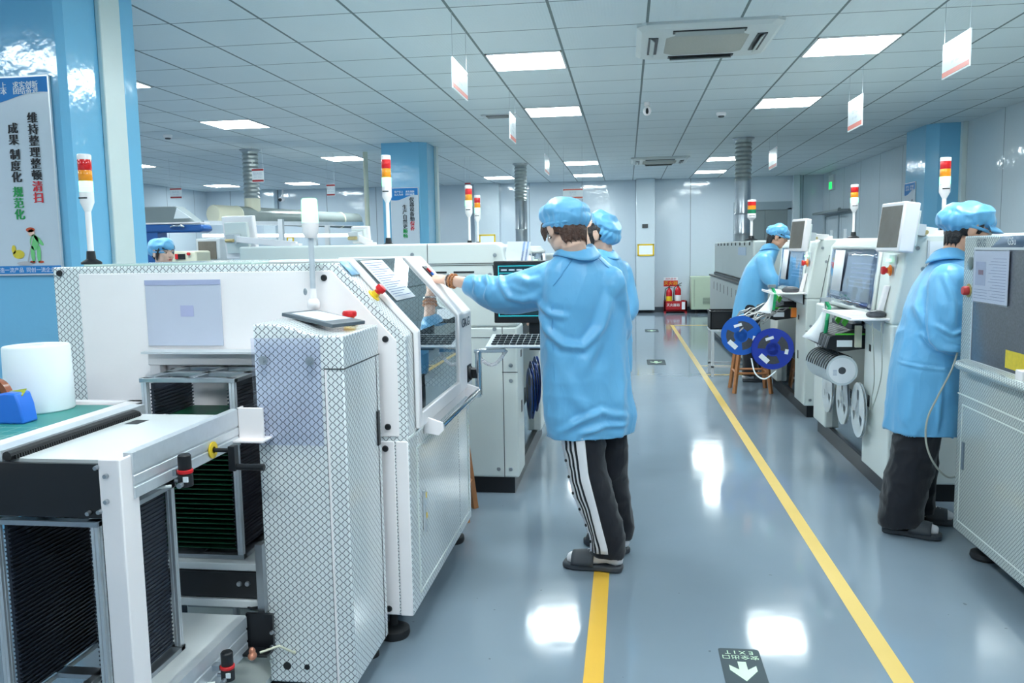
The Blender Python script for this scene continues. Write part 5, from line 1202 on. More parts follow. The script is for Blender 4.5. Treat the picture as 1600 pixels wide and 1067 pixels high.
# blue topped inspection machine with hood
t = thing('inspection_machine', (-5.5, 9.0, 0), 'blue topped inspection machine with a grey hood beyond the near column', 'machine')
y0 = 8.6; a = SY(238, 346, y0); b = SY(315, 348, y0); c = SY(302, 343, y0); dz = SY(272, 322, y0)
MB().prism([(a.x-1.0, a.z-.0), (b.x, b.z-.02), (b.x+.02, b.z-.08), (b.x-.04, b.z-.10), (a.x-1.0, b.z-.09)], 'y', y0, y0+.22).build('blue_hood', M_MBLUE, t, bevel=.02)
MB().prism([(a.x-1.0, b.z), (b.x-.05, b.z), (c.x, b.z+.02), (dz.x, dz.z), (a.x-1.0, dz.z)], 'y', y0+.02, y0+.21).build('grey_cover', M_DOORG, t, bevel=.01)
MB().prism([(dz.x+.02, dz.z-.02), (c.x-.03, c.z+.015), (dz.x-.02, c.z+.015)], 'y', y0+.012, y0+.022).build('cover_panel', M_SIGN, t)
MB().box((a.x-1.0, y0-.0, b.z-.005), (b.x-.02, y0+.22, b.z+.012)).build('white_trim', M_WHITE, t)
MB().tube([(b.x-.35, y0-.02, b.z-.04), (b.x-.30, y0-.05, b.z-.03), (b.x-.22, y0-.05, b.z-.03), (b.x-.2, y0-.02, b.z-.04)], .012).build('handle', M_CHROME, t)
MB().box((a.x-1.0, y0+.02, 0), (SY(245, 370, y0).x, y0+.21, b.z-.09)).build('cabinet', M_MBLUE, t)
t = thing('desktop_monitor', (-4.2, 8.2, 1.3), 'grey bulky monitor with brownish screen near the capped woman', 'monitor')
q = SY(320, 391, 8.0); MB().obox((q.x, 8.15, q.z), (.115, .03, 0), (-.02, .12, 0), (0, 0, .12)).build('casing', M_GREYP, t, bevel=.01); MB().obox((q.x+.03-.012, 8.15-.13, q.z), (.085, .022, 0), (0, .004, 0), (0, 0, .09)).build('screen', M_SCREENR, t)
MB().box((q.x-.1, 8.0, 0), (q.x+.1, 8.2, q.z-.12)).build('pedestal', M_CREAM, t)
t = thing('bench_machine', (-4.4, 7.6, 0), 'small cream bench machine with red display beside the seated woman', 'machine')
q = SY(285, 400, 7.6); MB().box((q.x-.12, 7.6, 0), (q.x+.14, 7.9, q.z+.05)).build('body', M_FOAMC, t, bevel=.02)
MB().box((q.x-.07, 7.59, q.z-.03), (q.x+.03, 7.6, q.z+.02)).build('display', M_BLACKP, t); MB().box((q.x-.07, 7.585, q.z-.03), (q.x-.04, 7.59, q.z+.02)).build('red_key', M_RED, t); MB().cyl((q.x+.07, 7.6, q.z+.02), (q.x+.07, 7.58, q.z+.02), .015).build('red_knob', M_RED, t)

# stool, stand and black tray in the aisle
def stool(cx, cy, h, s, label):
    t = thing('wooden_stool', (cx, cy, 0), label, 'stool', 'wooden stools')
    MB().box((cx-s, cy-s, h-.03), (cx+s, cy+s, h)).build('seat', M_WOOD, t, bevel=.005)
    for (a, b) in ((-1, -1), (1, -1), (1, 1), (-1, 1)):
        MB().tube([(cx+a*s*1.15, cy+b*s*1.15, 0), (cx+a*s*.75, cy+b*s*.75, h-.03)], .021, 4).build('leg', M_WOOD, t)
    r = MB()
    for (a, b, c, d) in ((-1, -1, 1, -1), (1, -1, 1, 1), (1, 1, -1, 1), (-1, 1, -1, -1)): r.tube([(cx+a*s*1.0, cy+b*s*1.0, h*.35), (cx+c*s*1.0, cy+d*s*1.0, h*.35)], .012, 4)
    r.build('stretcher', M_WOOD, t)
stool(1.20, 8.30, .55, .15, 'wooden stool behind the blue reels')
stool(-.962, 4.27, .48, .11, 'wooden stool tucked behind the printer, one leg showing at its corner')
t = thing('small_stand', (1.13, 9.35, 0), 'small pale metal stand carrying a black tray by the oven', 'stand')
MB().box((.90, 9.15, .50), (1.36, 9.55, .52)).build('top', M_GREYP, t)
for (a, b) in ((.91, 9.16), (1.33, 9.16), (.91, 9.52), (1.33, 9.52)): MB().box((a, b, 0), (a+.03, b+.03, .5)).build('leg', M_GREYP, t)
MB().box((.91, 9.16, .1), (1.36, 9.18, .12)).build('lower_bar', M_GREYP, t); MB().box((.91, 9.52, .1), (1.36, 9.54, .12)).build('lower_bar', M_GREYP, t)
x0, x1, y0, y1, z0, z1 = .90, 1.34, 9.17, 9.5, .522, .72; w = .01
o = MB().box((x0, y0, z0), (x1, y1, z0+w)).box((x0, y0, z0), (x1, y0+w, z1)).box((x0, y1-w, z0), (x1, y1, z1)).box((x0, y0, z0), (x0+w, y1, z1)).box((x1-w, y0, z0), (x1, y1, z1)).box((x0-.01, y0-.01, z1-.015), (x1+.01, y0, z1)).box((x0-.01, y0-.01, z1-.015), (x0, y1+.01, z1))
tag(o.build('storage_tray', M_BLACKP), 'black open plastic tray on the small stand by the oven', 'tray')
# dark paper tray and pens on the machine top behind worker
t = thing('file_rack', (-.64, 4.9, 1.34), 'clear file rack of papers on the machine beside the worker head', 'rack')
for k in range(5): MB().obox((-.64+.002*k, 4.74+k*.075, 1.405), (.045, .01, 0), (0, .003, .0), (.01, 0, .06)).build('divider', M_FILM if k % 2 else M_PAPER, t)
MB().box((-.70, 4.70, 1.335), (-.585, 5.08, 1.341)).build('tray_base', M_GREYP, t)

# ------------------------------------------------------------------ people
def V3(*a): return Vector(a)
def ell_ring(c, a, b, n=28, p=2.0):
    out = []
    for k in range(n):
        t = 2*PI*k/n; ct, st = math.cos(t), math.sin(t)
        out.append(c+a*math.copysign(abs(ct)**(2/p), ct)+b*math.copysign(abs(st)**(2/p), st))
    return out
def limb(mb, pts, rad, n=16, end=True):
    # tapering limb with rounded ends
    pts = [Vector(p) for p in pts]; P3 = []; R3 = []
    for i in range(len(pts)-1):
        p0 = pts[max(i-1, 0)]; p1 = pts[i]; p2 = pts[i+1]; p3 = pts[min(i+2, len(pts)-1)]
        for k in range(6):
            s = k/6; P3.append(.5*((2*p1)+(-p0+p2)*s+(2*p0-5*p1+4*p2-p3)*s*s+(-p0+3*p1-3*p2+p3)*s**3)); R3.append(rad[i]*(1-s)+rad[i+1]*s)
    P3.append(pts[-1]); R3.append(rad[-1])
    mb.tube(P3, R3, n); mb.ell(P3[0], R3[0], R3[0], R3[0], n=14, m=8)
    if end: mb.ell(P3[-1], R3[-1], R3[-1], R3[-1], n=14, m=8)
    return mb
def fuse(mb, name, m, parent, voxel=.008, smooth=6, disp=None, mats=None, seed=0):
    # one continuous skin from overlapping volumes
    me = bpy.data.meshes.new('raw'); me.from_pydata([tuple(p) for p in mb.v], [], mb.f)
    bm = bmesh.new(); bm.from_mesh(me); bmesh.ops.recalc_face_normals(bm, faces=bm.faces); bm.to_mesh(me); bm.free()
    ob = bpy.data.objects.new('raw', me); COL.objects.link(ob)
    r = ob.modifiers.new('r', 'REMESH'); r.mode = 'VOXEL'; r.voxel_size = voxel; r.adaptivity = 0
    s = ob.modifiers.new('s', 'SMOOTH'); s.factor = .5; s.iterations = smooth
    dg = bpy.context.evaluated_depsgraph_get(); dg.update()
    out = bpy.data.meshes.new_from_object(ob.evaluated_get(dg)); bpy.data.objects.remove(ob); bpy.data.meshes.remove(me)
    out.name = name
    if disp:
        nr = [v.normal.copy() for v in out.vertices]; co = [v.co.copy() for v in out.vertices]
        for v, n, c in zip(out.vertices, nr, co): v.co = c+n*disp(c, n)
    org = ORIGIN[parent.name]
    for v in out.vertices: v.co = v.co-org
    out.materials.clear(); out.materials.append(m)
    out.shade_smooth()
    return link(name, out, org, parent)
def folds(amp=.006, freq=9.0, stretch=(1, 1, .45), seed=0, hem=None):
    def f(c, n):
        wp = Vector((noise.noise(c*3.1), noise.noise(c*3.1+Vector((9, 0, 0))), noise.noise(c*3.1+Vector((0, 9, 0)))))*.10
        q = (Vector((c.x*stretch[0], c.y*stretch[1], c.z*stretch[2]))+wp)*freq+Vector((seed, seed*1.7, 0))
        w = noise.noise(q); w2 = noise.noise((Vector((c.x*.6+c.z*.5, c.y, c.z*1.1-c.x*.5))+wp*.6)*freq*1.5+Vector((0, seed, 3)))
        return amp*(1.3*(1-2.6*abs(w)**.8)+.9*(1-2.6*abs(w2)**.8))-amp*.6
    return f

def head(t, c, face, up_tilt=0.0, s=1.0, skin=M_SKIN, hair=M_HAIRK, hair_style='short', female=False, earring=False, eyes=True, roll=0.0, neck_to=None):
    """c: head centre; face: plan direction of the face; up_tilt <0 looks down."""
    f = Vector((face[0], face[1], 0)).normalized(); side = Vector((f.y, -f.x, 0)); z = Vector((0, 0, 1))   # side: the person's right
    q = Matrix.Rotation(up_tilt, 3, side) @ Matrix.Rotation(roll, 3, f)
    R = q @ Matrix((side, f, z)).transposed(); R = R.to_3x3(); c = Vector(c)
    W = lambda x, y, zz: c+R @ (Vector((x, y, zz))*s)
    mb = MB()
    mb.ell(W(0, -.012, .030), .074*s, .094*s, .085*s, R, 28, 18)          # skull
    mb.ell(W(0, .022, -.022), .064*s, .072*s, .092*s, R, 26, 16)          # face
    mb.ell(W(0, .045, -.083), .036*s, .040*s, .030*s, R, 18, 10)          # chin
    mb.ell(W(.042, .0, -.062), .022*s, .050*s, .034*s, R, 16, 10).ell(W(-.042, .0, -.062), .022*s, .050*s, .034*s, R, 16, 10)   # jaw
    mb.ell(W(.036, .062, -.020), .022*s, .022*s, .020*s, R, 14, 8).ell(W(-.036, .062, -.020), .022*s, .022*s, .020*s, R, 14, 8) # cheeks
    mb.ell(W(0, .084, .022), .050*s, .012*s, .012*s, R, 16, 8)            # brow
    mb.tube([W(0, .088, .014), W(0, .099, -.010), W(0, .106, -.026)], [.007*s, .009*s, .013*s], 10).ell(W(0, .102, -.028), .016*s, .013*s, .010*s, R, 14, 8)
    mb.ell(W(0, .090, -.050), .023*s, .010*s, .007*s, R, 14, 8).ell(W(0, .089, -.061), .019*s, .010*s, .006*s, R, 14, 8)
    for sg_ in (1, -1):
        mb.ell(W(sg_*.081, -.012, -.006), .010*s, .021*s, .035*s, R, 14, 10).tube([W(sg_*.083, -.024, .010), W(sg_*.087, -.018, .026), W(sg_*.086, .002, .024), W(sg_*.083, .006, .004), W(sg_*.080, .0, -.030)], .0055*s, 8)
    nb = Vector(neck_to) if neck_to is not None else c+Vector((0, 0, -.20*s))-f*.03
    mb.tube([W(0, -.025, -.03), W(0, -.030, -.09), (W(0, -.03, -.09)+nb)/2, nb], [.052*s, .052*s, .054*s, .064*s], 20)
    body = fuse(mb, 'head', skin, t, .0042*s, 4)
    if eyes:
        for sg_ in (1, -1):
            e = MB().ell(W(sg_*.033, .0795, .004), .013*s, .010*s, .0065*s, R, 14, 8).build('eye', mat('eye_white', (232, 230, 226), .2, var=0), body)
            MB().ell(W(sg_*.033, .0885, .004), .0058*s, .003*s, .0058*s, R, 12, 8).build('iris', mat('iris_dark', (34, 24, 20), .15, var=0), body)
            MB().tube([W(sg_*.018, .0885, .0125), W(sg_*.033, .0915, .0150), W(sg_*.050, .082, .011)], .0016*s, 6).build('lash', hair, body)
            MB().tube([W(sg_*.016, .094, .026), W(sg_*.034, .094, .032), W(sg_*.054, .080, .027)], .0032*s, 6).build('eyebrow', hair, body)
        MB().ell(W(0, .0985, -.0505), .019*s, .0045*s, .004*s, R, 14, 6).ell(W(0, .0975, -.058), .016*s, .0045*s, .0045*s, R, 14, 6).build('lips', M_LIP, body)
    if earring:
        q0 = W(-.088, -.004, -.040); MB().lathe([(.007, -.0012), (.009, 0), (.007, .0012)], q0, R @ Vector((0, 1, 0)), 14).build('earring', M_CHROME, body)
    # hair
    hb = MB(); hb.ell(W(0, -.022, .030), .080*s, .095*s, .088*s, R, 26, 16)
    if hair_style == 'short':
        hb.ell(W(0, -.066, -.022), .062*s, .038*s, .062*s, R, 20, 12)
        for sg_ in (1, -1): hb.ell(W(sg_*.070, -.035, .002), .014*s, .032*s, .038*s, R, 14, 10); hb.ell(W(sg_*.070, .022, .016), .012*s, .014*s, .034*s, R, 12, 8)
        for k in range(22):
            a = -1.25+2.5*k/21; x = .062*math.sin(a); y = -.030-.062*math.cos(a)
            hb.tube([W(x, y, .0), W(x*1.04, y*1.03, -.045), W(x*.96, y*.98+.004, -.078-.012*((k*7) % 3))], [.012*s, .010*s, .003*s], 7)
        hb.ell(W(0, .066, .052), .056*s, .020*s, .020*s, R, 16, 8)
        if earring:
            for k in range(5): hb.tube([W(-.070, .030+.008*k, .05), W(-.079, .038+.007*k, .015), W(-.074, .042+.006*k, -.022-.004*k)], [.008*s, .007*s, .002*s], 6)
    else:
        hb.ell(W(0, -.070, -.010), .066*s, .042*s, .062*s, R, 20, 12)
        for sg_ in (1, -1):
            hb.ell(W(sg_*.071, -.022, .020), .015*s, .045*s, .040*s, R, 14, 10)
            for k in range(4): hb.tube([W(sg_*.066, .045-.012*k, .055), W(sg_*.078, .040-.012*k, .010), W(sg_*.074, .030-.006*k, -.055-.01*k)], [.008*s, .006*s, .0018*s], 6)
        for k in range(9):
            x = -.052+.013*k; hb.tube([W(x*.7, .05, .085), W(x, .083, .060), W(x*1.25, .088-abs(x)*.25, .036-.3*abs(x)*.2)], [.010*s, .009*s, .003*s], 6)
    fuse(hb, 'hair', hair, body, .0045*s, 3, lambda p, n: .0016*noise.noise(Vector((p.x*90, p.y*90, p.z*22))))
    return body, W, R

def cap(t, W0, R0, s=1.0, brim=False, seed=1, tilt=0.0, lift=0.0, band=True, mat_=M_COAT, puff=1.0, back=0.0):
    mb = MB(); T = Matrix.Rotation(tilt, 3, 'X'); R = R0 @ T; pv = Vector((0, -.015, .03))
    def W(x, y, z):
        q = pv+T @ (Vector((x, y, z+lift))-pv); return W0(q.x, q.y, q.z)
    mb.ell(W(0, -.012-back*.3, .062), .098*s*puff, (.112+back*.3)*s*puff, .062*s, R, 30, 18)
    mb.ell(W(0, -.030-back, .040-back*.4), .094*s*puff, (.098+back*.2)*s*puff, .062*s, R, 28, 16)
    mb.ell(W(0, -.004, .088), .080*s, .088*s, .046*s, R, 26, 14)
    cz = W(0, 0, .05)
    def d(c, n):
        l = R.transposed() @ (c-W(0, -.02, .05)); a = math.atan2(l.y, l.x)
        low = max(0, min(1, (.045*s-l.z)/(.06*s)))
        return .0022*s*math.sin(a*19+6*noise.noise(c*9))*low+.007*s*noise.noise(c*11+Vector((seed, 0, 0)))+.007*s*(1-2.4*abs(noise.noise(Vector((c.x*13, c.y*13, c.z*20+seed)))))
    o = fuse(mb, 'cap', mat_, t, .005*s, 4, d)
    pr = []
    for k in range(40):
        a = 2*PI*k/40; pr.append(W(.088*math.cos(a)*puff, -.016-back*.4+(.100+back*.2)*math.sin(a)*puff, .016-.018*(-math.sin(a))*(-1)*.4-back*.35*(1-math.sin(a))*.5))
    pr.append(pr[0])
    if band: MB().tube(pr, .0085*s, 8).build('cap_band', mat_, o, smooth=60)
    if brim:
        g = []
        for i in range(6):
            r = i/5; g.append([W((.078+.012*r)*math.sin(a), .060+(.055+.062*r)*math.cos(a)-.03, .044-.020*r*r-.018*abs(math.sin(a))*(.4+r*.4)) for a in np.linspace(-1.25, 1.25, 14)])
        MB().sheet(g).build('brim', mat_, o, smooth=60, solid=.004)
    return o

def hand(t, wrist, dirv, palm_n, s=1.0, curl=(.5, .5, .6, .7), point=False, skin=M_SKIN, thumb_side=1):
    w = Vector(wrist); f = Vector(dirv).normalized(); n = Vector(palm_n); n = (n-f*n.dot(f)).normalized(); side = f.cross(n)*thumb_side
    mb = MB()
    for k in range(4):
        b = w+side*((.026-.017*k)*s)
        mb.tube([w+side*(.012-.008*k)*s, b+f*.045*s, b+f*(.088-.004*abs(k-1))*s], [.017*s, .014*s, .0105*s], 10); 
    mb.ell(w+f*.045*s, .020*s, .020*s, .020*s)
    L_ = (.078, .086, .080, .064)
    for k in range(4):
        p = w+side*((.028-.018*k)*s)+f*(.088-.004*abs(k-1))*s; a = curl[k]*(0.3 if (point and k == 0) else 1.0); ang = .12; r = .0086*s*(1-.05*k); pts = [p-f*.012*s, p]; rr = [r*1.1, r*1.05]
        dcur = f.copy()
        for j, seg in enumerate((.44, .30, .24)):
            ang += a*(.7 if j == 0 else 1.0); dd = f*math.cos(ang)+n*math.sin(ang)+side*(.06*(1.5-k)); p = p+dd.normalized()*L_[k]*seg*s; pts.append(p); rr.append(r*(1-.09*(j+1)))
        mb.tube(pts, rr, 10); mb.ell(pts[-1], rr[-1], rr[-1], rr[-1], n=10, m=6)
    th = [w+side*.020*s+f*.018*s, w+side*.042*s+f*.045*s+n*.010*s, w+side*.050*s+f*.072*s+n*.022*s, w+side*.046*s+f*.096*s+n*.030*s]
    mb.tube(th, [.014*s, .0115*s, .010*s, .0082*s], 10); mb.ell(th[-1], .0082*s, .0082*s, .0082*s, n=10, m=6)
    mb.tube([w-f*.11*s, w-f*.03*s, w+f*.01*s], [.030*s, .025*s, .024*s], 16)
    return fuse(mb, 'hand', skin, t, .0035*s, 3)

def slipper_foot(t, heel, toe, s=1.0):
    """sandal on a socked foot; heel and toe on the floor"""
    h = Vector(heel); e = Vector(toe); h.z = e.z = 0; f = (e-h).normalized(); sd = Vector((f.y, -f.x, 0)); Ln = (e-h).length
    def P3(a, b, z): return h+f*(a*Ln)+sd*b+Vector((0, 0, z))
    out = []
    for (a, w) in ((0, .022), (.03, .034), (.12, .040), (.35, .038), (.6, .046), (.78, .050), (.92, .040), (.985, .022)): out.append((a, w))
    ring = [P3(a, w*s, 0) for a, w in out]+[P3(a, -w*s, 0) for a, w in reversed(out)]
    n = len(ring); vs = [p+Vector((0, 0, .002)) for p in ring]+[p+Vector((0, 0, .030)) for p in ring]
    so = MB().add(vs, [tuple(range(n)), tuple(range(n, 2*n))]+[(i, (i+1) % n, n+(i+1) % n, n+i) for i in range(n)])
    sl = so.build('sandal', M_SLIP, t, bevel=.008, seg=3)
    mb = MB(); mb.tube([P3(.09, 0, .058), P3(.25, 0, .066), P3(.5, 0, .058), P3(.75, 0, .046), P3(.92, 0, .040)], [.032*s, .034*s, .036*s, .034*s, .020*s], 16).ell(P3(.10, 0, .055), .034*s, .034*s, .030*s)
    mb.tube([P3(.16, 0, .06), P3(.15, 0, .10), P3(.15, 0, .135)], [.034*s, .034*s, .040*s], 16)
    sk = fuse(mb, 'sock', M_SOCK, t, .006, 5, folds(.0015, 30, seed=2))
    g = []
    for i, a in enumerate(np.linspace(.45, .82, 7)):
        g.append([P3(a, .050*s*math.cos(th)*1.02, .026+.066*math.sin(th)*(1.0-(a-.45)*.7)) for th in np.linspace(0, PI, 12)])
    MB().sheet(g).build('strap', M_SLIP, sl, smooth=60, solid=.006)
    return sl

def stripes_mat():
    # white side panel with three dark stripes and snaps is a surface pattern of the trouser leg
    pass
def leg_tube(t, hip, knee, ankle, r0, r1, r2, seed, stripe=None):
    mb = MB(); a = Vector(ankle); limb(mb, [hip, knee, a+Vector((0, 0, .06)), a+Vector((0, 0, -.045))], [r0, r1, r2, r2*1.02], 20, False)
    o = fuse(mb, 'trouser_leg', M_TROUS, t, .008, 6, folds(.0045, 7, (1, 1, .8), seed))
    return o

def coat(t, sections, sleeves, f, seed=0, voxel=.009, amp=.007, n_fold=7, ridges=()):
    """sections: (z, cx, cy, half width, half depth); f facing"""
    f = Vector((f[0], f[1], 0)).normalized(); sd = Vector((f.y, -f.x, 0)); mb = MB(); rs = []
    sec = []
    for i in range(len(sections)-1):
        for k in range(4):
            s = k/4; sec.append(tuple(a*(1-s)+b*s for a, b in zip(sections[i], sections[i+1])))
    sec.append(sections[-1])
    for (z, cx, cy, w, d) in sec:
        rs.append(ell_ring(Vector((cx, cy, z)), sd*w, f*d, 36, 2.3))
    mb.rings(rs)
    for pts, rad in sleeves: limb(mb, pts, rad, 18)
    zt = sections[-1][0]; zb = sections[0][0]; fo = folds(amp*.30, 5.0, (1, 1, .5), seed)
    RD = [([Vector(q) for q in pl], w, hh) for pl, w, hh in ridges]
    def d(c, n):
        h = max(0, min(1, (zt-c.z)/(zt-zb)))
        a = math.atan2((c-Vector((sections[0][1], sections[0][2], 0))).dot(f), (c-Vector((sections[0][1], sections[0][2], 0))).dot(sd))
        e = 0.0
        for pl, w, hh in RD:
            best = 9e9
            for i in range(len(pl)-1):
                ab = Vector((pl[i+1].x-pl[i].x, 0, pl[i+1].z-pl[i].z)); cc = Vector((c.x-pl[i].x, 0, c.z-pl[i].z)); s_ = max(0, min(1, cc.dot(ab)/ab.length_squared)); dd = (cc-ab*s_).length
                if dd < best: best = dd; tt = (i+s_)/(len(pl)-1)
            if best < .2 and n.y < 0:
                en = min(1, 4*tt, 4*(1-tt))**.6 if 0 < tt < 1 else 0
                e += hh*1.25*en*min(1, -n.y*2.5)*(math.exp(-(best/w)**2)-.45*math.exp(-((best-1.9*w)/w)**2))
        return fo(c, n)+e+(.008*h*h*math.sin(a*n_fold+seed+2*noise.noise(c*3)) if abs(n.z) < .7 else 0)
    return fuse(mb, 'coat', M_COAT, t, voxel, 4, d)

def collar(co, c, f, r, h, open_w=.6, tilt=.5):
    """turned down shirt collar round the neck"""
    f = Vector((f[0], f[1], 0)).normalized(); sd = Vector((f.y, -f.x, 0)); c = Vector(c); g = []
    A = np.linspace(-PI/2+PI+open_w*.3-PI, 2*PI-open_w*.3-PI/2-0, 24)
    A = np.linspace(PI/2+open_w*.4, PI/2+2*PI-open_w*.4, 26)
    for (rr, zz) in ((r*.96, h*.35), (r*1.0, h*.95), (r*1.04, h*1.02), (r*1.16, h*.8), (r*1.42, h*.2), (r*1.52, -h*.10)):
        g.append([c+sd*rr*math.cos(a)+f*rr*math.sin(a)*1.05+Vector((0, 0, zz+.012*math.cos(a*2))) for a in A])
    MB().sheet(g).build('collar', M_COAT, co, smooth=60, solid=.004)
def seam_line(co, pts, r=.0022): MB().tube(pts, r, 6).build('seam', mat('blue_seam', (96, 168, 216), .6), co)

# ---- the worker at the printer
def worker_main():
    t = thing('person', (-.13, 3.62, 0), 'person in blue coat, cap and striped track trousers, seen from behind, reaching to the printer', 'person', None)
    f = (-.50, .87)
    sec = [(.60, -.165, 3.64, .200, .135), (.68, -.165, 3.64, .212, .145), (.80, -.175, 3.64, .208, .140), (.95, -.185, 3.64, .204, .132), (1.08, -.190, 3.63, .200, .128), (1.19, -.190, 3.62, .198, .124), (1.27, -.195, 3.61, .185, .112), (1.325, -.200, 3.60, .165, .092), (1.37, -.205, 3.59, .125, .075), (1.405, -.205, 3.59, .080, .066), (1.43, -.205, 3.59, .058, .056)]
    bk = lambda *q: [SY(x, y, 3.53+abs(x-905)*.0009) for x, y in q]; sl = lambda *q: [SY(x, y, 3.62) for x, y in q]
    P1_FOLDS = [(bk((836, 478), (856, 512), (882, 536), (912, 540), (938, 510), (952, 460)), .016, .012), (bk((838, 468), (862, 488), (892, 494)), .014, .009),
        (bk((958, 440), (945, 500), (925, 550), (905, 590)), .024, .010), (bk((872, 672), (905, 655), (940, 640), (985, 652)), .014, .010), (bk((905, 676), (945, 662), (985, 662)), .011, .008),
        (bk((850, 560), (852, 620), (858, 680)), .016, .006), (bk((968, 540), (972, 600), (968, 650)), .018, .008), (bk((880, 560), (900, 620), (930, 650)), .022, .006),
        (sl((735, 430), (742, 445), (738, 462)), .010, .009), (sl((752, 424), (764, 446), (758, 470)), .011, .010), (sl((775, 420), (784, 444), (800, 466)), .013, .008), (sl((800, 430), (830, 440), (850, 436)), .015, .008), (sl((790, 462), (820, 468), (848, 462)), .013, .008)]
    S = (-.315, 3.60, 1.275); E = (-.56, 3.69, 1.222); Wr = (-.695, 3.73, 1.258)
    rs, re, rw = (-.080, 3.62, 1.262), (-.052, 3.76, 1.04), (-.15, 3.93, 1.0)
    co = coat(t, sec, [((S, (-.45, 3.645, 1.235), E, Wr), (.098, .094, .088, .056)), ((rs, re, rw), (.082, .072, .055))], f, 3, .0075, .010, ridges=P1_FOLDS)
    collar(co, (-.212, 3.585, 1.385), f, .066, .040, .8)
    # raglan seams on the back and the side slit stitching
    def on_back(zz, k): # k across -1..1
        w = np.interp(zz, [q[0] for q in sec], [q[3] for q in sec]); dd = np.interp(zz, [q[0] for q in sec], [q[4] for q in sec]); cx = np.interp(zz, [q[0] for q in sec], [q[1] for q in sec]); cy = np.interp(zz, [q[0] for q in sec], [q[2] for q in sec])
        ff = Vector((f[0], f[1], 0)).normalized(); sd = Vector((ff.y, -ff.x, 0)); return Vector((cx, cy, zz))+sd*w*k-ff*dd*(1-abs(k)**2.3)**(1/2.3)*1.03
    seam_line(co, [on_back(1.385-.02*i, -.50-.065*i) for i in range(7)]); seam_line(co, [on_back(1.385-.02*i, .50+.06*i) for i in range(7)])
    seam_line(co, [on_back(1.18-.05*i, -.90) for i in range(11)], .0018)
    # head
    hc = (-.262, 3.585, 1.504)
    hd, W, R = head(t, hc, (-.60, .80), -.40, .98, M_SKINP, M_HAIRB, 'short', earring=True, neck_to=(-.205, 3.59, 1.37))
    cap(t, W, R, .99, False, 4, tilt=.36, puff=1.03)
    # reaching hand with wrist and bracelets
    wr = Vector((-.825, 3.755, 1.285)); tip = Vector((-.925, 3.80, 1.315))
    h = hand(t, wr, (-.92, .28, .12), (-.1, .35, -.93), .94, (.35, .75, .85, .95), True, M_SKINP, thumb_side=-1)
    for k, (off, m, r) in enumerate(((.028, M_WOOD, .029), (.044, M_WOOD, .030), (.012, M_CHROME, .028))):
        c = wr+Vector((.92, -.28, -.12)).normalized()*off
        b = MB(); d, u, v = b.frame3(Vector((-.92, .28, .12)))
        if m is M_WOOD:
            for j in range(18): a = 2*PI*j/18; b.ell(c+(u*math.cos(a)+v*math.sin(a))*r, .0058, .0058, .0058, None, 8, 6)
        else:
            b.tube([c+(u*math.cos(2*PI*j/20)+v*math.sin(2*PI*j/20))*r for j in range(21)], .004, 6)
        b.build('bracelet', m, h)
    # legs
    hl, kl, al = (-.205, 3.60, .80), (-.172, 3.585, .45), (-.088, 3.567, .115)
    hr, kr, ar = (-.085, 3.70, .80), (-.075, 3.715, .46), (-.035, 3.782, .115)
    l1 = leg_tube(t, hl, kl, al, .098, .090, .076, 1); l2 = leg_tube(t, hr, kr, ar, .090, .080, .062, 5)
    # white side panel, three dark stripes, snaps: laid on the outer left leg
    side = Vector((-.62, -.78, 0)).normalized(); tang = Vector((-side.y, side.x, 0))
    zs = np.linspace(.70, .10, 26)
    bmw = bpy.data.objects.get(l1.name); dg = bpy.context.evaluated_depsgraph_get(); dg.update(); org = ORIGIN[t.name]
    from mathutils.bvhtree import BVHTree
    bv = BVHTree.FromPolygons([v.co+org for v in l1.data.vertices], [tuple(p.vertices) for p in l1.data.polygons])
    def axis_at(z):
        a = (Vector(hl), Vector(kl), Vector(al))
        if z > a[1].z: s = (a[0].z-z)/(a[0].z-a[1].z); return a[0].lerp(a[1], s)
        s = min(1.0, (a[1].z-z)/(a[1].z-a[2].z)); return a[1].lerp(a[2], s)
    def skinpt(z, ang, off):
        c = axis_at(z); c = Vector((c.x, c.y, z)); dr = side*math.cos(ang)+tang*math.sin(ang)
        hit = bv.ray_cast(c+dr*.4, -dr); p = hit[0] if hit[0] is not None else c+dr*.08
        return p+dr*off
    def band(a0, a1, off, m, nm, par, k=3):
        return MB().sheet([[skinpt(z, a, off) for a in np.linspace(a0, a1, k)] for z in zs]).build(nm, m, par, smooth=80, solid=.002)
    wp = band(-.62, .75, .007, mat('white_track_panel', (232, 230, 234), .6, var=.03, vscale=10, bump=.3, bscale=25), 'white_side_panel', l1, 17)
    for k in range(3): band(-.18+k*.22, -.08+k*.22, .0100, M_TROUS, 'dark_stripe', wp)
    for k in range(6):
        p = skinpt(.50-k*.072, -.42, .0095); MB().lathe([(.007, 0), (.006, .003), (.001, .004)], p, side).build('snap', M_BLACKP, wp)
    # the far leg shows its own white edge
    # feet
    slipper_foot(t, (-.02, 3.555, 0), (-.288, 3.60, 0), .98)
    slipper_foot(t, (.0, 3.76, 0), (-.20, 3.92, 0), .98)
worker_main()

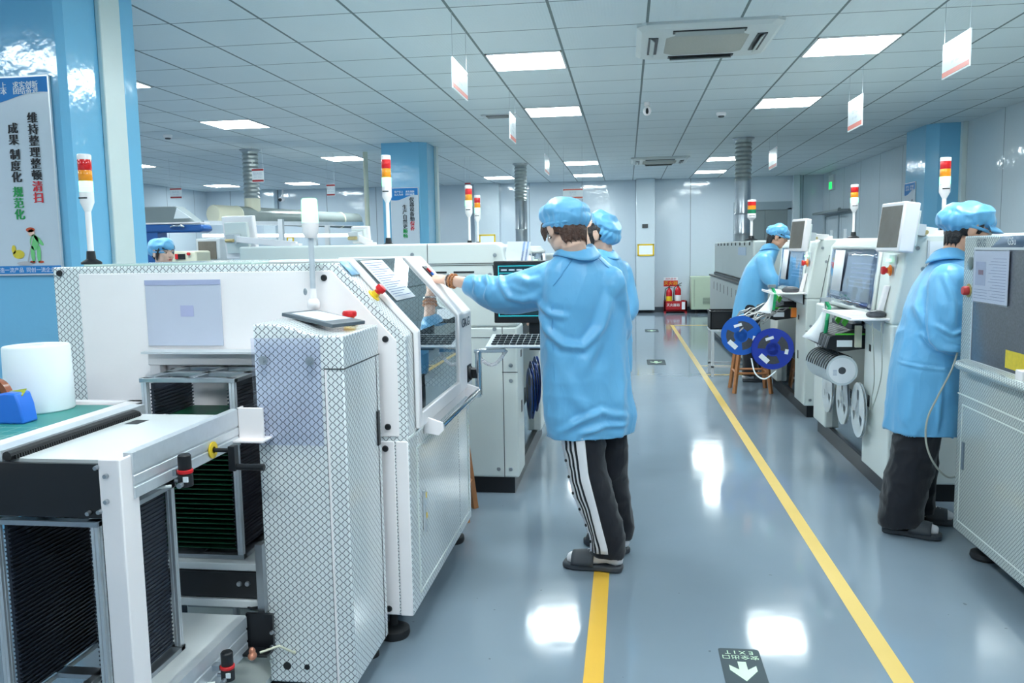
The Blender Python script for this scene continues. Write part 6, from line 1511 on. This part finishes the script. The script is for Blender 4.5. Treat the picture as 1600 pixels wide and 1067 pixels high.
# ---- the woman beside him, mostly hidden
def worker_second():
    t = thing('person', (-.13, 4.95, 0), 'woman in blue coat and gathered blue cap, head showing past the taller worker shoulder', 'person')
    f = (-.85, .52); D = Vector((-.035, .75, .055))
    T = lambda *a: tuple(Vector(a)+D)
    sec = [(.62, -.10, 4.24, .195, .14), (.80, -.10, 4.24, .200, .14), (1.0, -.10, 4.23, .190, .125), (1.15, -.095, 4.22, .185, .12), (1.22, -.09, 4.21, .175, .11), (1.27, -.09, 4.2, .145, .09), (1.315, -.09, 4.2, .10, .07), (1.345, -.095, 4.2, .06, .055)]
    sec = [(z+.055, x+D.x, y+D.y, w, d) for z, x, y, w, d in sec]
    co = coat(t, sec, [((T(-.005, 4.30, 1.215), T(.035, 4.25, 1.0), T(-.08, 4.12, .93)), (.075, .070, .055)), ((T(-.16, 4.08, 1.20), T(-.22, 4.02, 1.0), T(-.38, 4.05, .97)), (.075, .070, .05))], f, 8, .010, .008)
    collar(co, T(-.10, 4.2, 1.31), f, .060, .035, .8)
    hd, W, R = head(t, T(-.128, 4.195, 1.440), (-.93, .30), -.08, .90, M_SKINP, M_HAIRK, 'long', neck_to=T(-.095, 4.2, 1.30))
    cap(t, W, R, .90, False, 2, tilt=.80, lift=.024, band=False, back=.03, puff=.95)
    hand(t, T(-.42, 4.05, .975), (-.9, .3, -.1), (0, 0, -1), .85, (.3, .35, .4, .45), skin=M_SKINP)
    leg_tube(t, T(-.15, 4.2, .70), T(-.16, 4.19, .42), T(-.14, 4.20, .05), .085, .075, .062, 2); leg_tube(t, T(-.05, 4.3, .70), T(-.05, 4.30, .42), T(-.04, 4.32, .05), .085, .075, .062, 3)
    slipper_foot(t, (-.10, 4.93, 0), (-.32, 4.99, 0), .9); slipper_foot(t, (-.01, 5.05, 0), (-.23, 5.11, 0), .9)
worker_second()

# ---- worker at the mesh film cabinet
def worker_right():
    t = thing('person', (1.38, 4.25, 0), 'person in blue coat and peaked blue cap bending behind the corner of the mesh cabinet', 'person')
    f = (.97, -.12)
    sec = [(.50, 1.465, 4.28, .215, .190), (.60, 1.465, 4.28, .220, .185), (.80, 1.465, 4.28, .215, .172), (.98, 1.475, 4.28, .20, .155), (1.10, 1.495, 4.28, .19, .145), (1.20, 1.525, 4.28, .19, .135), (1.27, 1.545, 4.28, .175, .115), (1.32, 1.555, 4.28, .13, .095), (1.36, 1.56, 4.27, .08, .075)]
    ff = lambda *q: [SY(x, y, 4.08) for x, y in q]
    P3_FOLDS = [(ff((1442, 520), (1462, 542), (1500, 545)), .012, .012), (ff((1452, 505), (1476, 520), (1500, 512)), .010, .010), (ff((1408, 570), (1440, 574), (1500, 580)), .006, .006), (ff((1425, 470), (1415, 540), (1405, 600)), .016, .007), (ff((1450, 430), (1442, 480), (1452, 530)), .013, .009), (ff((1470, 425), (1480, 470), (1478, 510)), .012, .008), (ff((1430, 600), (1425, 640), (1420, 670)), .016, .006), (ff((1470, 590), (1466, 640), (1462, 680)), .010, .007)]
    rs = [((1.49, 4.12, 1.235), (1.475, 4.09, 1.12), (1.485, 4.07, .985), (1.60, 4.06, 1.00), (1.72, 4.07, 1.03)), (.092, .090, .088, .070, .055)]
    ls = [((1.57, 4.41, 1.22), (1.56, 4.45, 1.05), (1.68, 4.42, 1.0)), (.085, .08, .06)]
    co = coat(t, sec, [rs, ls], f, 12, .008, .010, ridges=P3_FOLDS)
    collar(co, (1.535, 4.255, 1.335), (.90, -.25), .064, .045, .8)
    hd, W, R = head(t, (1.615, 4.235, 1.475), (.93, -.06), -.28, .98, M_SKIN, M_HAIRK, 'short', neck_to=(1.53, 4.26, 1.32))
    cap(t, W, R, .99, True, 7, back=.03, puff=1.0)
    hand(t, (1.76, 4.07, 1.035), (1, .1, .1), (0, 0, -1), .95, (.3, .4, .5, .6)); hand(t, (1.72, 4.41, 1.0), (1, 0, 0), (0, 0, -1), .95)
    leg_tube(t, (1.43, 4.19, .66), (1.385, 4.185, .40), (1.335, 4.18, .088), .10, .108, .102, 6); leg_tube(t, (1.44, 4.36, .66), (1.46, 4.37, .42), (1.46, 4.37, .10), .10, .10, .095, 9)
    slipper_foot(t, (1.255, 4.20, 0), (1.50, 4.09, 0), 1.0); slipper_foot(t, (1.40, 4.40, 0), (1.65, 4.32, 0), 1.0)
    cb = SY(1464, 600, 4.1)
worker_right()

# ---- worker bending over the far machine
def worker_far():
    t = thing('person', (1.28, 8.95, 0), 'person in long blue coat and cap bending towards the machine with blue reels', 'person')
    f = (.97, -.15)
    sec = [(.66, 1.27, 8.95, .16, .17), (.85, 1.29, 8.95, .17, .165), (1.05, 1.32, 8.95, .18, .15), (1.20, 1.37, 8.95, .19, .14), (1.29, 1.42, 8.95, .18, .12), (1.35, 1.46, 8.95, .13, .10), (1.40, 1.49, 8.95, .075, .075)]
    co = coat(t, sec, [(((1.39, 8.80, 1.26), (1.45, 8.73, 1.08), (1.58, 8.72, 1.02)), (.085, .08, .055)), (((1.42, 9.11, 1.26), (1.50, 9.12, 1.05), (1.66, 9.05, 1.02)), (.085, .08, .055))], f, 17, .013, .007)
    collar(co, (1.47, 8.94, 1.375), f, .066, .05, .8)
    hd, W, R = head(t, (1.545, 8.93, 1.505), (.93, -.10), -.30, .98, M_SKIN, M_HAIRK, 'short', neck_to=(1.47, 8.95, 1.37))
    cap(t, W, R, .98, True, 5, back=.0, puff=1.0)
    hand(t, (1.62, 8.72, 1.02), (1, 0, 0), (0, 0, -1), .95)
    leg_tube(t, (1.27, 8.86, .75), (1.28, 8.85, .42), (1.28, 8.85, .11), .10, .09, .08, 11); leg_tube(t, (1.30, 9.04, .75), (1.31, 9.04, .42), (1.31, 9.05, .11), .10, .09, .08, 12)
    slipper_foot(t, (1.20, 8.86, 0), (1.45, 8.84, 0)); slipper_foot(t, (1.24, 9.05, 0), (1.48, 9.04, 0))
worker_far()

# ---- seated woman beyond the near column
def worker_seated():
    t = thing('person', (-3.9, 6.6, 0), 'woman in blue head cloth showing only her face above the printer top', 'person')
    f = (.92, -.30); cx, cy = -3.86, 6.55
    sec = [(.55, cx-.03, cy, .19, .15), (.8, cx-.03, cy, .19, .14), (1.0, cx-.03, cy, .19, .13), (1.12, cx-.03, cy, .18, .12), (1.19, cx-.03, cy, .13, .09), (1.25, cx-.02, cy, .07, .07)]
    co = coat(t, sec, [(((cx-.08, cy-.17, 1.1), (cx, cy-.2, .88), (cx+.2, cy-.18, .85)), (.075, .07, .05)), (((cx-.02, cy+.17, 1.1), (cx+.05, cy+.2, .88), (cx+.25, cy+.15, .85)), (.075, .07, .05))], f, 4, .014, .006)
    hd, W, R = head(t, (cx, cy, 1.44), (.90, -.42), -.05, .95, M_SKINP, M_HAIRK, 'long', neck_to=(cx-.02, cy, 1.2))
    cap(t, W, R, .98, False, 9, back=.035)
    leg_tube(t, (cx-.02, cy-.09, .55), (cx+.38, cy-.13, .52), (cx+.38, cy-.14, .12), .09, .075, .06, 3); leg_tube(t, (cx, cy+.09, .55), (cx+.40, cy+.05, .52), (cx+.40, cy+.04, .12), .09, .075, .06, 6)
    slipper_foot(t, (cx+.34, cy-.14, 0), (cx+.58, cy-.18, 0), .9); slipper_foot(t, (cx+.36, cy+.04, 0), (cx+.6, cy, 0), .9)
    s = thing('stool', (cx-.02, cy, 0), 'stool under the seated woman behind the printer', 'stool')
    MB().lathe([(.16, .40), (.17, .42), (.16, .45)], (cx-.02, cy, 0), (0, 0, 1)).build('seat', M_BLACKP, s)
    for k in range(4): a = PI/4+k*PI/2; MB().tube([(cx-.02+.2*math.cos(a), cy+.2*math.sin(a), 0), (cx-.02+.12*math.cos(a), cy+.12*math.sin(a), .41)], .012).build('leg', M_STEEL, s)
worker_seated()
